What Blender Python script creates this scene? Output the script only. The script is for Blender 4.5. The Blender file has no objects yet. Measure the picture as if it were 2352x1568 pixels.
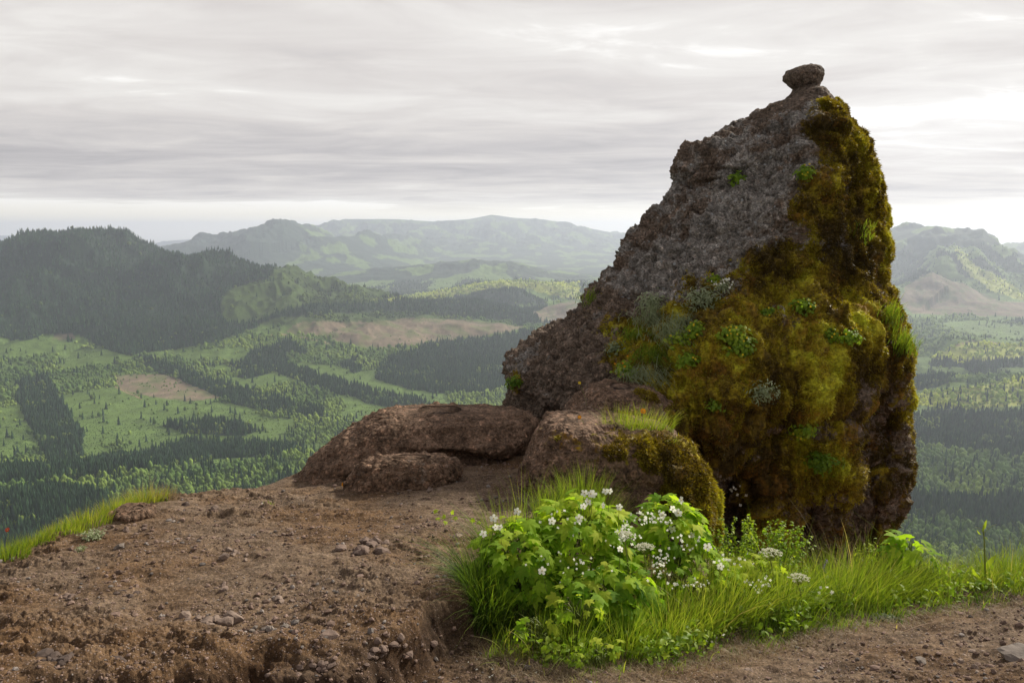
import bpy, bmesh, math
import numpy as np
from mathutils import Vector

RNG = np.random.default_rng(11)
sc = bpy.context.scene
col = sc.collection

# ------------------------------------------------------------------ camera
F = 1829.0
TH = math.atan((784 - 530) / F)
CT, ST = math.cos(TH), math.sin(TH)
cd = bpy.data.cameras.new("camera")
cam = bpy.data.objects.new("camera", cd)
col.objects.link(cam)
cam.location = (0, 0, 0)
cam.rotation_euler = (math.pi / 2 - TH, 0, 0)
cd.sensor_width = 36
cd.lens = 28.0
cd.clip_start = 0.05
cd.clip_end = 200000
sc.camera = cam

# ------------------------------------------------------------------ render settings
sc.view_settings.view_transform = 'Standard'
sc.view_settings.look = 'None'
sc.view_settings.exposure = 0.42
sc.view_settings.gamma = 1
sc.cycles.use_denoising = True
sc.cycles.max_bounces = 6
sc.cycles.diffuse_bounces = 3
sc.cycles.transmission_bounces = 4
sc.cycles.volume_bounces = 2
sc.cycles.transparent_max_bounces = 8
sc.cycles.sample_clamp_indirect = 8

# ------------------------------------------------------------------ sun and sky
SUN_AZ, SUN_EL = math.radians(48), math.radians(34)     # azimuth from +Y towards +X
sun_dir = Vector((math.sin(SUN_AZ) * math.cos(SUN_EL), math.cos(SUN_AZ) * math.cos(SUN_EL), math.sin(SUN_EL)))
sl = bpy.data.lights.new("sun", 'SUN')
sl.energy = 4.8
sl.angle = math.radians(4)
sl.color = (1.0, 0.93, 0.80)
so = bpy.data.objects.new("sun", sl)
col.objects.link(so)
so.rotation_euler = sun_dir.to_track_quat('Z', 'Y').to_euler()


class NT:
    """small node helper"""
    def __init__(s, tree):
        s.t = tree
        s.n = tree.nodes
        s.l = tree.links

    def node(s, typ, ins=None, **props):
        nd = s.n.new(typ)
        for k, v in props.items():
            setattr(nd, k, v)
        for k, v in (ins or {}).items():
            sk = nd.inputs[k]
            if isinstance(v, bpy.types.NodeSocket):
                s.l.new(v, sk)
            else:
                sk.default_value = v
        return nd

    def math(s, op, a, b=0.0, c=None, clamp=False):
        nd = s.n.new('ShaderNodeMath')
        nd.operation = op
        nd.use_clamp = clamp
        for i, v in enumerate([a, b] + ([c] if c is not None else [])):
            if isinstance(v, bpy.types.NodeSocket):
                s.l.new(v, nd.inputs[i])
            else:
                nd.inputs[i].default_value = v
        return nd.outputs[0]

    def mix(s, f, a, b, blend='MIX'):
        nd = s.n.new('ShaderNodeMix')
        nd.data_type = 'RGBA'
        nd.blend_type = blend
        for i, v in ((0, f), (6, a), (7, b)):
            if isinstance(v, bpy.types.NodeSocket):
                s.l.new(v, nd.inputs[i])
            else:
                if i and len(v) == 3:
                    v = (*v, 1)
                nd.inputs[i].default_value = v
        return nd.outputs[2]

    def ramp(s, f, stops, interp='LINEAR'):
        nd = s.n.new('ShaderNodeValToRGB')
        nd.color_ramp.interpolation = interp
        e = nd.color_ramp.elements
        while len(e) < len(stops):
            e.new(0.5)
        for k, (p, c) in enumerate(stops):
            e[k].position = p
            e[k].color = (c, c, c, 1) if isinstance(c, (int, float)) else (*c, 1)
        if isinstance(f, bpy.types.NodeSocket):
            s.l.new(f, nd.inputs[0])
        return nd.outputs[0]

    def smooth(s, v, a, b):
        nd = s.n.new('ShaderNodeMapRange')
        nd.interpolation_type = 'SMOOTHSTEP'
        s.l.new(v, nd.inputs[0])
        nd.inputs[1].default_value = a
        nd.inputs[2].default_value = b
        return nd.outputs[0]

    def noise(s, vec, scale, detail=4, rough=0.5, dist=0.0):
        nd = s.n.new('ShaderNodeTexNoise')
        nd.inputs['Scale'].default_value = scale
        nd.inputs['Detail'].default_value = detail
        nd.inputs['Roughness'].default_value = rough
        nd.inputs['Distortion'].default_value = dist
        if vec is not None:
            s.l.new(vec, nd.inputs['Vector'])
        return nd.outputs['Fac']


w = bpy.data.worlds.new("World")
sc.world = w
w.use_nodes = True
wt = NT(w.node_tree)
wt.n.clear()
tc = wt.node('ShaderNodeTexCoord').outputs['Generated']
sep = wt.node('ShaderNodeSeparateXYZ', {0: tc})
sx, sy, sz = sep.outputs
# cloud deck seen in perspective: direction projected on a flat layer overhead
zc = wt.math('ADD', wt.math('MAXIMUM', sz, 0.0), 0.045)
lx = wt.math('DIVIDE', sx, zc)
ly = wt.math('DIVIDE', sy, zc)
lvec = wt.node('ShaderNodeCombineXYZ', {0: wt.math('MULTIPLY', lx, 0.62), 1: wt.math('MULTIPLY', ly, 1.0), 2: 3.7}).outputs[0]
n1 = wt.noise(lvec, 0.5, 7, 0.55, 0.7)
n2 = wt.noise(lvec, 1.5, 8, 0.6, 0.8)
bvec = wt.node('ShaderNodeCombineXYZ', {0: wt.math('MULTIPLY', sx, 2.4), 1: 5.3, 2: wt.math('MULTIPLY', sz, 24)}).outputs[0]
n3 = wt.noise(bvec, 1.0, 6, 0.55, 0.3)
# darkness by height: grey belly band low, brighter above, grey again overhead
band = wt.ramp(wt.math('MULTIPLY', sz, 2.0), [
    (0.0, 0.10), (0.055, 0.14), (0.085, 0.52), (0.15, 0.66), (0.20, 0.50), (0.27, 0.28), (0.40, 0.20), (0.52, 0.34), (0.70, 0.48), (1.0, 0.60)])
lown = wt.smooth(sz, 0.10, 0.02)
dark = wt.math('ADD', wt.math('ADD', band, 0.0), wt.math('MULTIPLY', wt.math('SUBTRACT', n1, 0.5), 1.1))
dark = wt.math('ADD', dark, wt.math('MULTIPLY', wt.math('SUBTRACT', n2, 0.5), 0.85))
dark = wt.math('ADD', dark, wt.math('MULTIPLY', wt.math('SUBTRACT', n3, 0.5), wt.math('ADD', 0.35, wt.math('MULTIPLY', lown, 1.5))))
# glow where the sun stands behind the deck, low on the right
def lobe(d, lo, hi):
    dp = wt.node('ShaderNodeVectorMath', {0: tc, 1: d}, operation='DOT_PRODUCT').outputs['Value']
    return wt.smooth(dp, lo, hi)
gd = Vector((math.sin(math.radians(29)), math.cos(math.radians(29)), 0.105)).normalized()
glow = wt.math('MULTIPLY', lobe(tuple(gd), 0.962, 1.008), wt.smooth(wt.math('ABSOLUTE', wt.math('SUBTRACT', sz, 0.10)), 0.085, 0.0))
glow2 = lobe(tuple(sun_dir), 0.90, 1.0)
dark = wt.math('SUBTRACT', dark, wt.math('MULTIPLY', glow, 0.36))
dark = wt.math('SUBTRACT', dark, wt.math('MULTIPLY', glow2, 0.0), clamp=True)
cloud = wt.ramp(dark, [(0.0, (1.02, 1.0, 0.97)), (0.12, (0.80, 0.77, 0.735)), (0.38, (0.665, 0.625, 0.60)),
                       (0.68, (0.505, 0.475, 0.475)), (1.0, (0.37, 0.35, 0.365))])
cloud = wt.mix(wt.smooth(sz, 0.040, 0.015), cloud, (1.02, 0.95, 0.80))
cloud = wt.mix(glow, cloud, wt.mix(1.0, cloud, (1.08, 1.09, 1.11), 'MULTIPLY'))
# deck brightest sunward; dimmed out of view behind camera to darken facing surfaces
side = wt.math('ADD', wt.math('MULTIPLY', sy, 0.85), wt.math('MULTIPLY', sx, 0.45))
sidef = wt.math('ADD', 0.80, wt.math('MULTIPLY', wt.smooth(side, -0.35, 0.55), 0.20))
cloud = wt.mix(1.0, cloud, wt.node('ShaderNodeCombineXYZ', {0: sidef, 1: sidef, 2: sidef}).outputs[0], 'MULTIPLY')
below = wt.smooth(sz, 0.0, -0.05)
cloud = wt.mix(below, cloud, (0.20, 0.22, 0.22))
sky = wt.node('ShaderNodeTexSky', sky_type='NISHITA', sun_disc=False, sun_elevation=SUN_EL, sun_rotation=SUN_AZ,
              altitude=1000, dust_density=2.0)
bg1 = wt.node('ShaderNodeBackground', {0: sky.outputs[0], 1: 0.05})
bg2 = wt.node('ShaderNodeBackground', {0: cloud, 1: 0.85})
ms = wt.node('ShaderNodeMixShader', {0: 0.94, 1: bg1.outputs[0], 2: bg2.outputs[0]})
wo = wt.node('ShaderNodeOutputWorld', {0: ms.outputs[0]})
sc.cycles.use_fast_gi = False


# ------------------------------------------------------------------ projection helpers (2352 x 1568 layout grid)
def W(px, py, Y):
    u = (px - 1176) / F
    v = (784 - py) / F
    yy = CT + v * ST
    zz = -ST + v * CT
    return np.array([u / yy * Y, Y, zz / yy * Y])


def proj(x, y, z):
    fwd = y * CT - z * ST
    up = y * ST + z * CT
    fwd = np.maximum(fwd, 1e-3)
    return 1176 + F * x / fwd, 784 - F * up / fwd


# ------------------------------------------------------------------ numpy noise
_g = np.random.default_rng(5)
_a = _g.uniform(0, 2 * np.pi, 256)
_z = _g.uniform(-1, 1, 256)
GR3 = np.stack([np.sqrt(1 - _z ** 2) * np.cos(_a), np.sqrt(1 - _z ** 2) * np.sin(_a), _z], 1).astype(np.float32)
GR2 = np.stack([np.cos(_a), np.sin(_a)], 1).astype(np.float32)


def hsh(ix, iy, iz, seed):
    h = (ix.astype(np.uint32) * np.uint32(374761393) + iy.astype(np.uint32) * np.uint32(668265263)
         + iz.astype(np.uint32) * np.uint32(2147483647) + np.uint32((seed * 144665) & 0xffffffff))
    h = (h ^ (h >> np.uint32(13))) * np.uint32(1274126177)
    return h ^ (h >> np.uint32(16))


def perlin3(p, seed=0):
    p = p.astype(np.float32)
    i = np.floor(p).astype(np.int32)
    f = p - i
    u = f * f * f * (f * (f * 6 - 15) + 10)
    out = 0
    for dx in (0, 1):
        wx = u[:, 0] if dx else 1 - u[:, 0]
        for dy in (0, 1):
            wy = u[:, 1] if dy else 1 - u[:, 1]
            for dz in (0, 1):
                wz = u[:, 2] if dz else 1 - u[:, 2]
                g = GR3[hsh(i[:, 0] + dx, i[:, 1] + dy, i[:, 2] + dz, seed) & 255]
                out = out + wx * wy * wz * (g[:, 0] * (f[:, 0] - dx) + g[:, 1] * (f[:, 1] - dy) + g[:, 2] * (f[:, 2] - dz))
    return out * 1.5


def perlin2(x, y, seed=0):
    ix = np.floor(x).astype(np.int32)
    iy = np.floor(y).astype(np.int32)
    fx, fy = (x - ix).astype(np.float32), (y - iy).astype(np.float32)
    ux = fx * fx * fx * (fx * (fx * 6 - 15) + 10)
    uy = fy * fy * fy * (fy * (fy * 6 - 15) + 10)
    out = 0
    iz = np.zeros_like(ix)
    for dx in (0, 1):
        for dy in (0, 1):
            g = GR2[hsh(ix + dx, iy + dy, iz, seed) & 255]
            out = out + (ux if dx else 1 - ux) * (uy if dy else 1 - uy) * (g[:, 0] * (fx - dx) + g[:, 1] * (fy - dy))
    return out * 1.5


def fbm3(p, oct=4, seed=0, gain=0.5, ridged=False):
    s = 0
    a = 1.0
    t = 0
    for k in range(oct):
        n = perlin3(p * (2.03 ** k), seed + k)
        s = s + a * ((1 - 2 * np.abs(n)) if ridged else n)
        t += a
        a *= gain
    return s / t


def fbm2(x, y, oct=4, seed=0, gain=0.5, ridged=False):
    s = 0
    a = 1.0
    t = 0
    for k in range(oct):
        f = 2.03 ** k
        n = perlin2(x * f + 17.3 * k, y * f - 9.1 * k, seed + k)
        s = s + a * ((1 - 2 * np.abs(n)) if ridged else n)
        t += a
        a *= gain
    return s / t


def voro(p, seed=0, two_d=False):
    """F1, F2 distance and a random value per cell"""
    p = p.astype(np.float32)
    F1 = np.empty(len(p), np.float32)
    F2 = np.empty(len(p), np.float32)
    ID = np.empty(len(p), np.float32)
    for s in range(0, len(p), 200000):
        q = p[s:s + 200000]
        i = np.floor(q).astype(np.int32)
        d1 = np.full(len(q), 9.0, np.float32)
        d2 = np.full(len(q), 9.0, np.float32)
        idd = np.zeros(len(q), np.float32)
        for dx in (-1, 0, 1):
            for dy in (-1, 0, 1):
                for dz in ((0,) if two_d else (-1, 0, 1)):
                    c = [i[:, 0] + dx, i[:, 1] + dy, i[:, 2] + dz]
                    h = hsh(c[0], c[1], c[2], seed)
                    jx = (h & 1023) / np.float32(1023)
                    jy = ((h >> np.uint32(10)) & 1023) / np.float32(1023)
                    jz = ((h >> np.uint32(20)) & 1023) / np.float32(1023)
                    d = (c[0] + jx - q[:, 0]) ** 2 + (c[1] + jy - q[:, 1]) ** 2
                    if not two_d:
                        d = d + (c[2] + jz - q[:, 2]) ** 2
                    d = np.sqrt(d)
                    closer = d < d1
                    d2 = np.where(closer, d1, np.minimum(d2, d))
                    idd = np.where(closer, ((h >> np.uint32(5)) & 255) / np.float32(255), idd)
                    d1 = np.where(closer, d, d1)
        F1[s:s + 200000] = d1
        F2[s:s + 200000] = d2
        ID[s:s + 200000] = idd
    return F1, F2, ID


def sstep(a, b, x):
    t = np.clip((x - a) / (b - a), 0, 1)
    return t * t * (3 - 2 * t)


def in_poly(px, py, poly):
    inside = np.zeros(len(px), bool)
    n = len(poly)
    for k in range(n):
        x1, y1 = poly[k]
        x2, y2 = poly[(k + 1) % n]
        c = ((y1 > py) != (y2 > py))
        xi = (x2 - x1) * (py - y1) / ((y2 - y1) if y2 != y1 else 1e-9) + x1
        inside ^= c & (px < xi)
    return inside


# ------------------------------------------------------------------ mesh helpers
def build(name, verts, quads=None, tris=None, mat=None, parent=None, smooth=True, attrs=None, cols=None, **tags):
    """link ONE mesh object from numpy arrays"""
    me = bpy.data.meshes.new(name)
    verts = np.asarray(verts, np.float32)
    me.vertices.add(len(verts))
    me.vertices.foreach_set('co', verts.ravel())
    parts = []
    if quads is not None and len(quads):
        parts.append((np.asarray(quads, np.int32), 4))
    if tris is not None and len(tris):
        parts.append((np.asarray(tris, np.int32), 3))
    loops = np.concatenate([p.ravel() for p, _ in parts])
    tot = np.concatenate([np.full(len(p), k, np.int32) for p, k in parts])
    start = np.concatenate([[0], np.cumsum(tot)[:-1]]).astype(np.int32)
    me.loops.add(len(loops))
    me.loops.foreach_set('vertex_index', loops)
    me.polygons.add(len(tot))
    me.polygons.foreach_set('loop_start', start)
    me.polygons.foreach_set('loop_total', tot)
    me.polygons.foreach_set('use_smooth', np.full(len(tot), smooth, bool))
    me.update(calc_edges=True)
    for k, v in (attrs or {}).items():
        a = me.attributes.new(k, 'FLOAT', 'POINT')
        a.data.foreach_set('value', np.asarray(v, np.float32))
    if cols is not None:
        a = me.attributes.new('Col', 'FLOAT_COLOR', 'POINT')
        c = np.concatenate([cols, np.ones((len(cols), 1))], 1).astype(np.float32)
        a.data.foreach_set('color', c.ravel())
    if mat:
        me.materials.append(mat)
    o = bpy.data.objects.new(name, me)
    col.objects.link(o)
    if parent:
        o.parent = parent
        o.matrix_parent_inverse.identity()
        o.location = (0, 0, 0)
    tag(o, **tags)
    return o


def tag(o, label=None, cat=None, group=None, kind=None):
    if label:
        o['label'] = label
    if cat:
        o['category'] = cat
    if group:
        o['group'] = group
    if kind:
        o['kind'] = kind
    return o


def empty(name, loc, label, cat, group=None):
    o = bpy.data.objects.new(name, None)
    o.empty_display_size = 0.1
    col.objects.link(o)
    o.location = tuple(float(c) for c in loc)
    return tag(o, label, cat, group)


def grid_quads(nr, nc, wrap=False):
    r = np.arange(nr - 1)[:, None]
    c = np.arange(nc if wrap else nc - 1)[None, :]
    c2 = (c + 1) % nc
    return np.stack([r * nc + c, r * nc + c2, (r + 1) * nc + c2, (r + 1) * nc + c], -1).reshape(-1, 4)


def grid_normals(V, nr, nc, wrap=False):
    P = V.reshape(nr, nc, 3)
    if wrap:
        du = np.roll(P, -1, 1) - np.roll(P, 1, 1)
    else:
        du = np.gradient(P, axis=1)
    dv = np.gradient(P, axis=0)
    n = np.cross(du, dv)
    n /= np.linalg.norm(n, axis=2, keepdims=True) + 1e-9
    return n.reshape(-1, 3)


def ico(sub):
    bm = bmesh.new()
    bmesh.ops.create_icosphere(bm, subdivisions=sub, radius=1)
    v = np.array([x.co[:] for x in bm.verts], np.float32)
    f = np.array([[x.index for x in g.verts] for g in bm.faces], np.int32)
    bm.free()
    return v, f


ICO1, ICO2, ICO3 = ico(1), ico(2), ico(3)


def stone_np(rng, tmpl, planes=9, flat=0.7):
    """faceted broken stone: sphere clipped by random planes"""
    v, f = tmpl
    n = rng.normal(size=(planes, 3))
    n /= np.linalg.norm(n, axis=1, keepdims=True)
    d = rng.uniform(0.55, 0.95, planes)
    dots = v @ n.T
    r = np.min(np.where(dots > 0.05, d / np.maximum(dots, 0.05), 9), axis=1)
    r = np.minimum(r, 1.15)
    p = v * r[:, None] * np.array([1, rng.uniform(0.65, 1.0), flat * rng.uniform(0.7, 1.1)])
    a = rng.uniform(0, 6.28)
    R = np.array([[math.cos(a), -math.sin(a), 0], [math.sin(a), math.cos(a), 0], [0, 0, 1]])
    return p @ R.T


# ------------------------------------------------------------------ materials
def new_mat(name):
    m = bpy.data.materials.new(name)
    m.use_nodes = True
    nt = NT(m.node_tree)
    nt.n.clear()
    out = nt.node('ShaderNodeOutputMaterial')
    return m, nt, out


def obj_coord(nt):
    return nt.node('ShaderNodeNewGeometry').outputs['Position']


def attr(nt, name, colr=False):
    nd = nt.node('ShaderNodeAttribute', attribute_name=name)
    return nd.outputs['Color'] if colr else nd.outputs['Fac']


def bump(nt, h, strength, dist, normal=None):
    ins = {'Height': h, 'Strength': strength, 'Distance': dist}
    if normal is not None:
        ins['Normal'] = normal
    return nt.node('ShaderNodeBump', ins).outputs[0]


def mat_ground():
    m, nt, out = new_mat('brown gravelly earth')
    p = obj_coord(nt)
    big = nt.noise(p, 1.1, 4, 0.6)
    mid = nt.noise(p, 9, 5, 0.6)
    fine = nt.noise(p, 70, 4, 0.65)
    c = nt.ramp(mid, [(0.3, (0.086, 0.058, 0.036)), (0.5, (0.148, 0.102, 0.066)), (0.72, (0.235, 0.170, 0.116))])
    c = nt.mix(nt.smooth(big, 0.4, 0.65), c, nt.mix(1.0, c, (0.80, 0.66, 0.48), 'MULTIPLY'))
    sp = nt.ramp(fine, [(0.35, 0.45), (0.55, 1.0), (0.75, 1.7)])
    c = nt.mix(1.0, c, sp, 'MULTIPLY')
    v = nt.node('ShaderNodeTexVoronoi', {'Vector': p, 'Scale': 85.0})
    peb = nt.smooth(v.outputs['Distance'], 0.42, 0.2)
    vs = nt.node('ShaderNodeSeparateColor', {0: v.outputs['Color']})
    sel = nt.smooth(vs.outputs[0], 0.50, 0.6)
    pc = nt.ramp(vs.outputs[1], [(0.0, (0.12, 0.085, 0.07)), (0.5, (0.23, 0.155, 0.12)), (0.85, (0.25, 0.19, 0.16)), (1.0, (0.29, 0.235, 0.205))])
    c = nt.mix(nt.math('MULTIPLY', peb, sel), c, pc)
    dk = attr(nt, 'damp')
    c = nt.mix(dk, c, nt.mix(1.0, c, (0.42, 0.38, 0.36), 'MULTIPLY'))
    h = nt.math('ADD', nt.math('MULTIPLY', fine, 0.5), nt.math('MULTIPLY', nt.math('MULTIPLY', peb, sel), 0.5))
    h = nt.math('ADD', h, nt.noise(p, 220, 3, 0.6))
    b = bump(nt, h, 0.8, 0.006)
    bs = nt.node('ShaderNodeBsdfPrincipled', {'Base Color': c, 'Roughness': 0.95, 'Normal': b})
    bs.inputs['Specular IOR Level'].default_value = 0.2
    nt.l.new(bs.outputs[0], out.inputs[0])
    return m


def mat_rock(name, tint=(1, 1, 1)):
    """brown-grey breccia with moss by attribute 'moss', lichen by 'lichen'"""
    m, nt, out = new_mat(name)
    p = obj_coord(nt)
    big = nt.noise(p, 1.3, 4, 0.6)
    mid = nt.noise(p, 7, 6, 0.65)
    fine = nt.noise(p, 38, 5, 0.7)
    c = nt.ramp(mid, [(0.28, (0.050, 0.037, 0.027)), (0.5, (0.125, 0.094, 0.070)), (0.75, (0.25, 0.195, 0.155))])
    grey = nt.ramp(mid, [(0.28, (0.065, 0.060, 0.052)), (0.5, (0.20, 0.184, 0.165)), (0.75, (0.44, 0.42, 0.39))])
    lich = attr(nt, 'lichen')
    lf = nt.math('ADD', lich, nt.math('MULTIPLY', nt.math('SUBTRACT', nt.noise(p, 5, 6, 0.7), 0.5), 2.4))
    c = nt.mix(nt.smooth(lf, 0.35, 0.75), c, grey)
    c = nt.mix(1.0, c, nt.ramp(fine, [(0.32, 0.30), (0.52, 1.0), (0.72, 1.75)]), 'MULTIPLY')
    c = nt.mix(1.0, c, (*tint, 1), 'MULTIPLY')
    # clasts of different colour bedded in the matrix
    for scv, lo in ((14.0, 0.55), (34.0, 0.45), (75.0, 0.4)):
        vv = nt.node('ShaderNodeTexVoronoi', {'Vector': p, 'Scale': scv})
        sc3 = nt.node('ShaderNodeSeparateColor', {0: vv.outputs['Color']})
        fac = nt.math('MULTIPLY', nt.smooth(vv.outputs['Distance'], 0.48, 0.30), nt.smooth(sc3.outputs[0], lo, lo + 0.1))
        c = nt.mix(nt.math('MULTIPLY', fac, 0.8), c, nt.mix(1.0, c, nt.ramp(sc3.outputs[1], [(0.0, (0.35, 0.34, 0.34)), (0.5, (1.2, 1.1, 1.05)), (1.0, (2.1, 2.05, 2.05))]), 'MULTIPLY'))
    # pale lichen freckles
    v = nt.node('ShaderNodeTexVoronoi', {'Vector': p, 'Scale': 16.0})
    vs = nt.node('ShaderNodeSeparateColor', {0: v.outputs['Color']})
    fr = nt.math('MULTIPLY', nt.smooth(v.outputs['Distance'], 0.36, 0.22), nt.smooth(vs.outputs[0], 0.86, 0.93))
    c = nt.mix(nt.math('MULTIPLY', fr, nt.math('MULTIPLY', nt.smooth(lich, 0.0, 0.6), 0.75)), c, (0.33, 0.35, 0.36))
    # moss
    mo = attr(nt, 'moss')
    mh = attr(nt, 'mhue')
    mn = nt.noise(p, 24, 5, 0.75)
    m2 = nt.noise(p, 3.2, 4, 0.6)
    hue = nt.math('ADD', mh, nt.math('MULTIPLY', nt.math('SUBTRACT', m2, 0.5), 1.0))
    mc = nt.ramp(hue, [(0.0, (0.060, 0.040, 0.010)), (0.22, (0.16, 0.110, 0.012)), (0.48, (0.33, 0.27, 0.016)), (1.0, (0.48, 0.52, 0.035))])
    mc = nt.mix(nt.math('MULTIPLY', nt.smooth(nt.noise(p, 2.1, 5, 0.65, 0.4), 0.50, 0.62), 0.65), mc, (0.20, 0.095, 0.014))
    mc = nt.mix(1.0, mc, nt.ramp(mn, [(0.34, 0.35), (0.5, 1.0), (0.68, 1.7)]), 'MULTIPLY')
    mf = nt.math('ADD', mo, nt.math('MULTIPLY', nt.math('SUBTRACT', nt.noise(p, 11, 6, 0.75), 0.5), 2.0))
    mf = nt.smooth(mf, 0.40, 0.62)
    c = nt.mix(mf, c, mc)
    h = nt.math('ADD', fine, nt.math('MULTIPLY', nt.noise(p, 110, 3, 0.7), 0.4))
    b = bump(nt, h, 0.9, 0.014)
    bs = nt.node('ShaderNodeBsdfPrincipled', {'Base Color': c, 'Roughness': 0.93, 'Normal': b})
    bs.inputs['Specular IOR Level'].default_value = 0.25
    nt.l.new(bs.outputs[0], out.inputs[0])
    return m


def mat_leafy(name, stops, trans=0.45, rough=0.55, spec=0.3, trans_tint=(1.25, 1.3, 0.6), vein=False):
    """leaf or blade material; 'tint' runs along the ramp"""
    m, nt, out = new_mat(name)
    t = attr(nt, 'tint')
    p = obj_coord(nt)
    t = nt.math('ADD', t, nt.math('MULTIPLY', nt.math('SUBTRACT', nt.noise(p, 30, 3, 0.6), 0.5), 0.25))
    c = nt.ramp(t, stops)
    bs = nt.node('ShaderNodeBsdfPrincipled', {'Base Color': c, 'Roughness': rough})
    bs.inputs['Specular IOR Level'].default_value = spec
    if vein:
        b = bump(nt, nt.noise(p, 160, 2, 0.5), 0.35, 0.003)
        nt.l.new(b, bs.inputs['Normal'])
    tr = nt.node('ShaderNodeBsdfTranslucent', {0: nt.mix(1.0, c, (*trans_tint, 1), 'MULTIPLY')})
    mx = nt.node('ShaderNodeMixShader', {0: trans, 1: bs.outputs[0], 2: tr.outputs[0]})
    nt.l.new(mx.outputs[0], out.inputs[0])
    return m


def mat_simple(name, c, rough=0.8, var=0.25, scale=20, trans=0.0):
    m, nt, out = new_mat(name)
    p = obj_coord(nt)
    n = nt.noise(p, scale, 4, 0.6)
    cc = nt.mix(1.0, (*c, 1), nt.ramp(n, [(0.25, 1 - var), (0.75, 1 + var)]), 'MULTIPLY')
    bs = nt.node('ShaderNodeBsdfPrincipled', {'Base Color': cc, 'Roughness': rough})
    bs.inputs['Specular IOR Level'].default_value = 0.25
    if trans:
        tr = nt.node('ShaderNodeBsdfTranslucent', {0: cc})
        mx = nt.node('ShaderNodeMixShader', {0: trans, 1: bs.outputs[0], 2: tr.outputs[0]})
        nt.l.new(mx.outputs[0], out.inputs[0])
    else:
        b = bump(nt, nt.noise(p, scale * 5, 4, 0.6), 0.5, 0.004)
        nt.l.new(b, bs.inputs['Normal'])
        nt.l.new(bs.outputs[0], out.inputs[0])
    return m


def mat_vcol(name, nscale, var=0.3, rough=0.95, trans=0.0):
    m, nt, out = new_mat(name)
    p = obj_coord(nt)
    n = nt.noise(p, nscale, 6, 0.65)
    c = nt.mix(1.0, attr(nt, 'Col', True), nt.ramp(n, [(0.25, 1 - var), (0.75, 1 + var)]), 'MULTIPLY')
    bs = nt.node('ShaderNodeBsdfPrincipled', {'Base Color': c, 'Roughness': rough})
    bs.inputs['Specular IOR Level'].default_value = 0.1
    if trans:
        tr = nt.node('ShaderNodeBsdfTranslucent', {0: c})
        mx = nt.node('ShaderNodeMixShader', {0: trans, 1: bs.outputs[0], 2: tr.outputs[0]})
        nt.l.new(mx.outputs[0], out.inputs[0])
    else:
        nt.l.new(bs.outputs[0], out.inputs[0])
    return m


M_GROUND = mat_ground()
M_ROCK = mat_rock('weathered breccia with moss')
M_DIRTROCK = mat_rock('brown trodden rock', (1.15, 0.98, 0.86))
M_STONE = mat_simple('brown stone', (0.155, 0.110, 0.088), 0.9, 0.4, 25)
M_PALE = mat_simple('pale pinkish stone', (0.20, 0.148, 0.118), 0.9, 0.3, 30)
M_DARKSTONE = mat_simple('dark stone', (0.075, 0.054, 0.044), 0.9, 0.4, 25)
M_GREYSTONE = mat_simple('grey stone', (0.165, 0.138, 0.118), 0.9, 0.35, 18)
M_GRAVEL = mat_vcol('loose gravel', 60, 0.3)
M_TERRAIN = mat_vcol('far country', 0.02, 0.30)
M_TREES = mat_vcol('far tree crowns', 0.05, 0.25)
M_GRASS = mat_leafy('grass blades', [(0.0, (0.034, 0.066, 0.012)), (0.30, (0.095, 0.165, 0.018)), (0.58, (0.22, 0.295, 0.028)), (0.85, (0.34, 0.34, 0.06)), (1.0, (0.38, 0.30, 0.15))], 0.5)
M_DRY = mat_leafy('dry grass', [(0.0, (0.16, 0.11, 0.05)), (0.5, (0.28, 0.21, 0.11)), (1.0, (0.42, 0.36, 0.24))], 0.35, trans_tint=(1, 0.95, 0.8))
M_LEAF = mat_leafy('broad lobed leaves', spec=0.15, rough=0.7, stops= [(0.0, (0.050, 0.120, 0.012)), (0.35, (0.145, 0.28, 0.020)), (0.7, (0.30, 0.45, 0.030)), (1.0, (0.50, 0.56, 0.06))], trans=0.56, vein=True)
M_SMALLLEAF = mat_leafy('small bright leaves', [(0.0, (0.08, 0.16, 0.015)), (0.5, (0.21, 0.33, 0.022)), (1.0, (0.42, 0.47, 0.045))], 0.5)
M_STEM = mat_leafy('green stems', [(0.0, (0.07, 0.11, 0.02)), (1.0, (0.24, 0.27, 0.06))], 0.2)
M_WHITE = mat_simple('white petals', (0.84, 0.84, 0.74), 0.6, 0.05, 60, trans=0.45)
M_CREAM = mat_simple('creamy florets', (0.84, 0.84, 0.68), 0.7, 0.08, 90, trans=0.35)
M_CENTRE = mat_simple('yellow brown stamens', (0.55, 0.46, 0.15), 0.8, 0.3, 200)
M_ORANGE = mat_simple('orange petals', (0.75, 0.30, 0.01), 0.6, 0.1, 60, trans=0.35)
M_YELLOW = mat_simple('yellow petals', (0.72, 0.52, 0.02), 0.6, 0.1, 60, trans=0.35)
M_RED = mat_simple('red bracts', (0.55, 0.05, 0.02), 0.6, 0.1, 60, trans=0.3)
M_PURPLE = mat_simple('purple petals', (0.22, 0.13, 0.42), 0.6, 0.1, 60, trans=0.3)
M_MOSS = mat_leafy('moss shoots', [(0.0, (0.065, 0.043, 0.010)), (0.25, (0.155, 0.108, 0.012)), (0.52, (0.31, 0.25, 0.016)), (1.0, (0.48, 0.50, 0.035))], 0.35, trans_tint=(1.2, 1.15, 0.6))
M_SILVER = mat_leafy('silvery green leaves', [(0.0, (0.11, 0.16, 0.065)), (1.0, (0.36, 0.40, 0.24))], 0.25, trans_tint=(1, 1.05, 0.8))
M_TWIG = mat_simple('dry twig', (0.22, 0.15, 0.10), 0.9, 0.3, 60)

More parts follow.
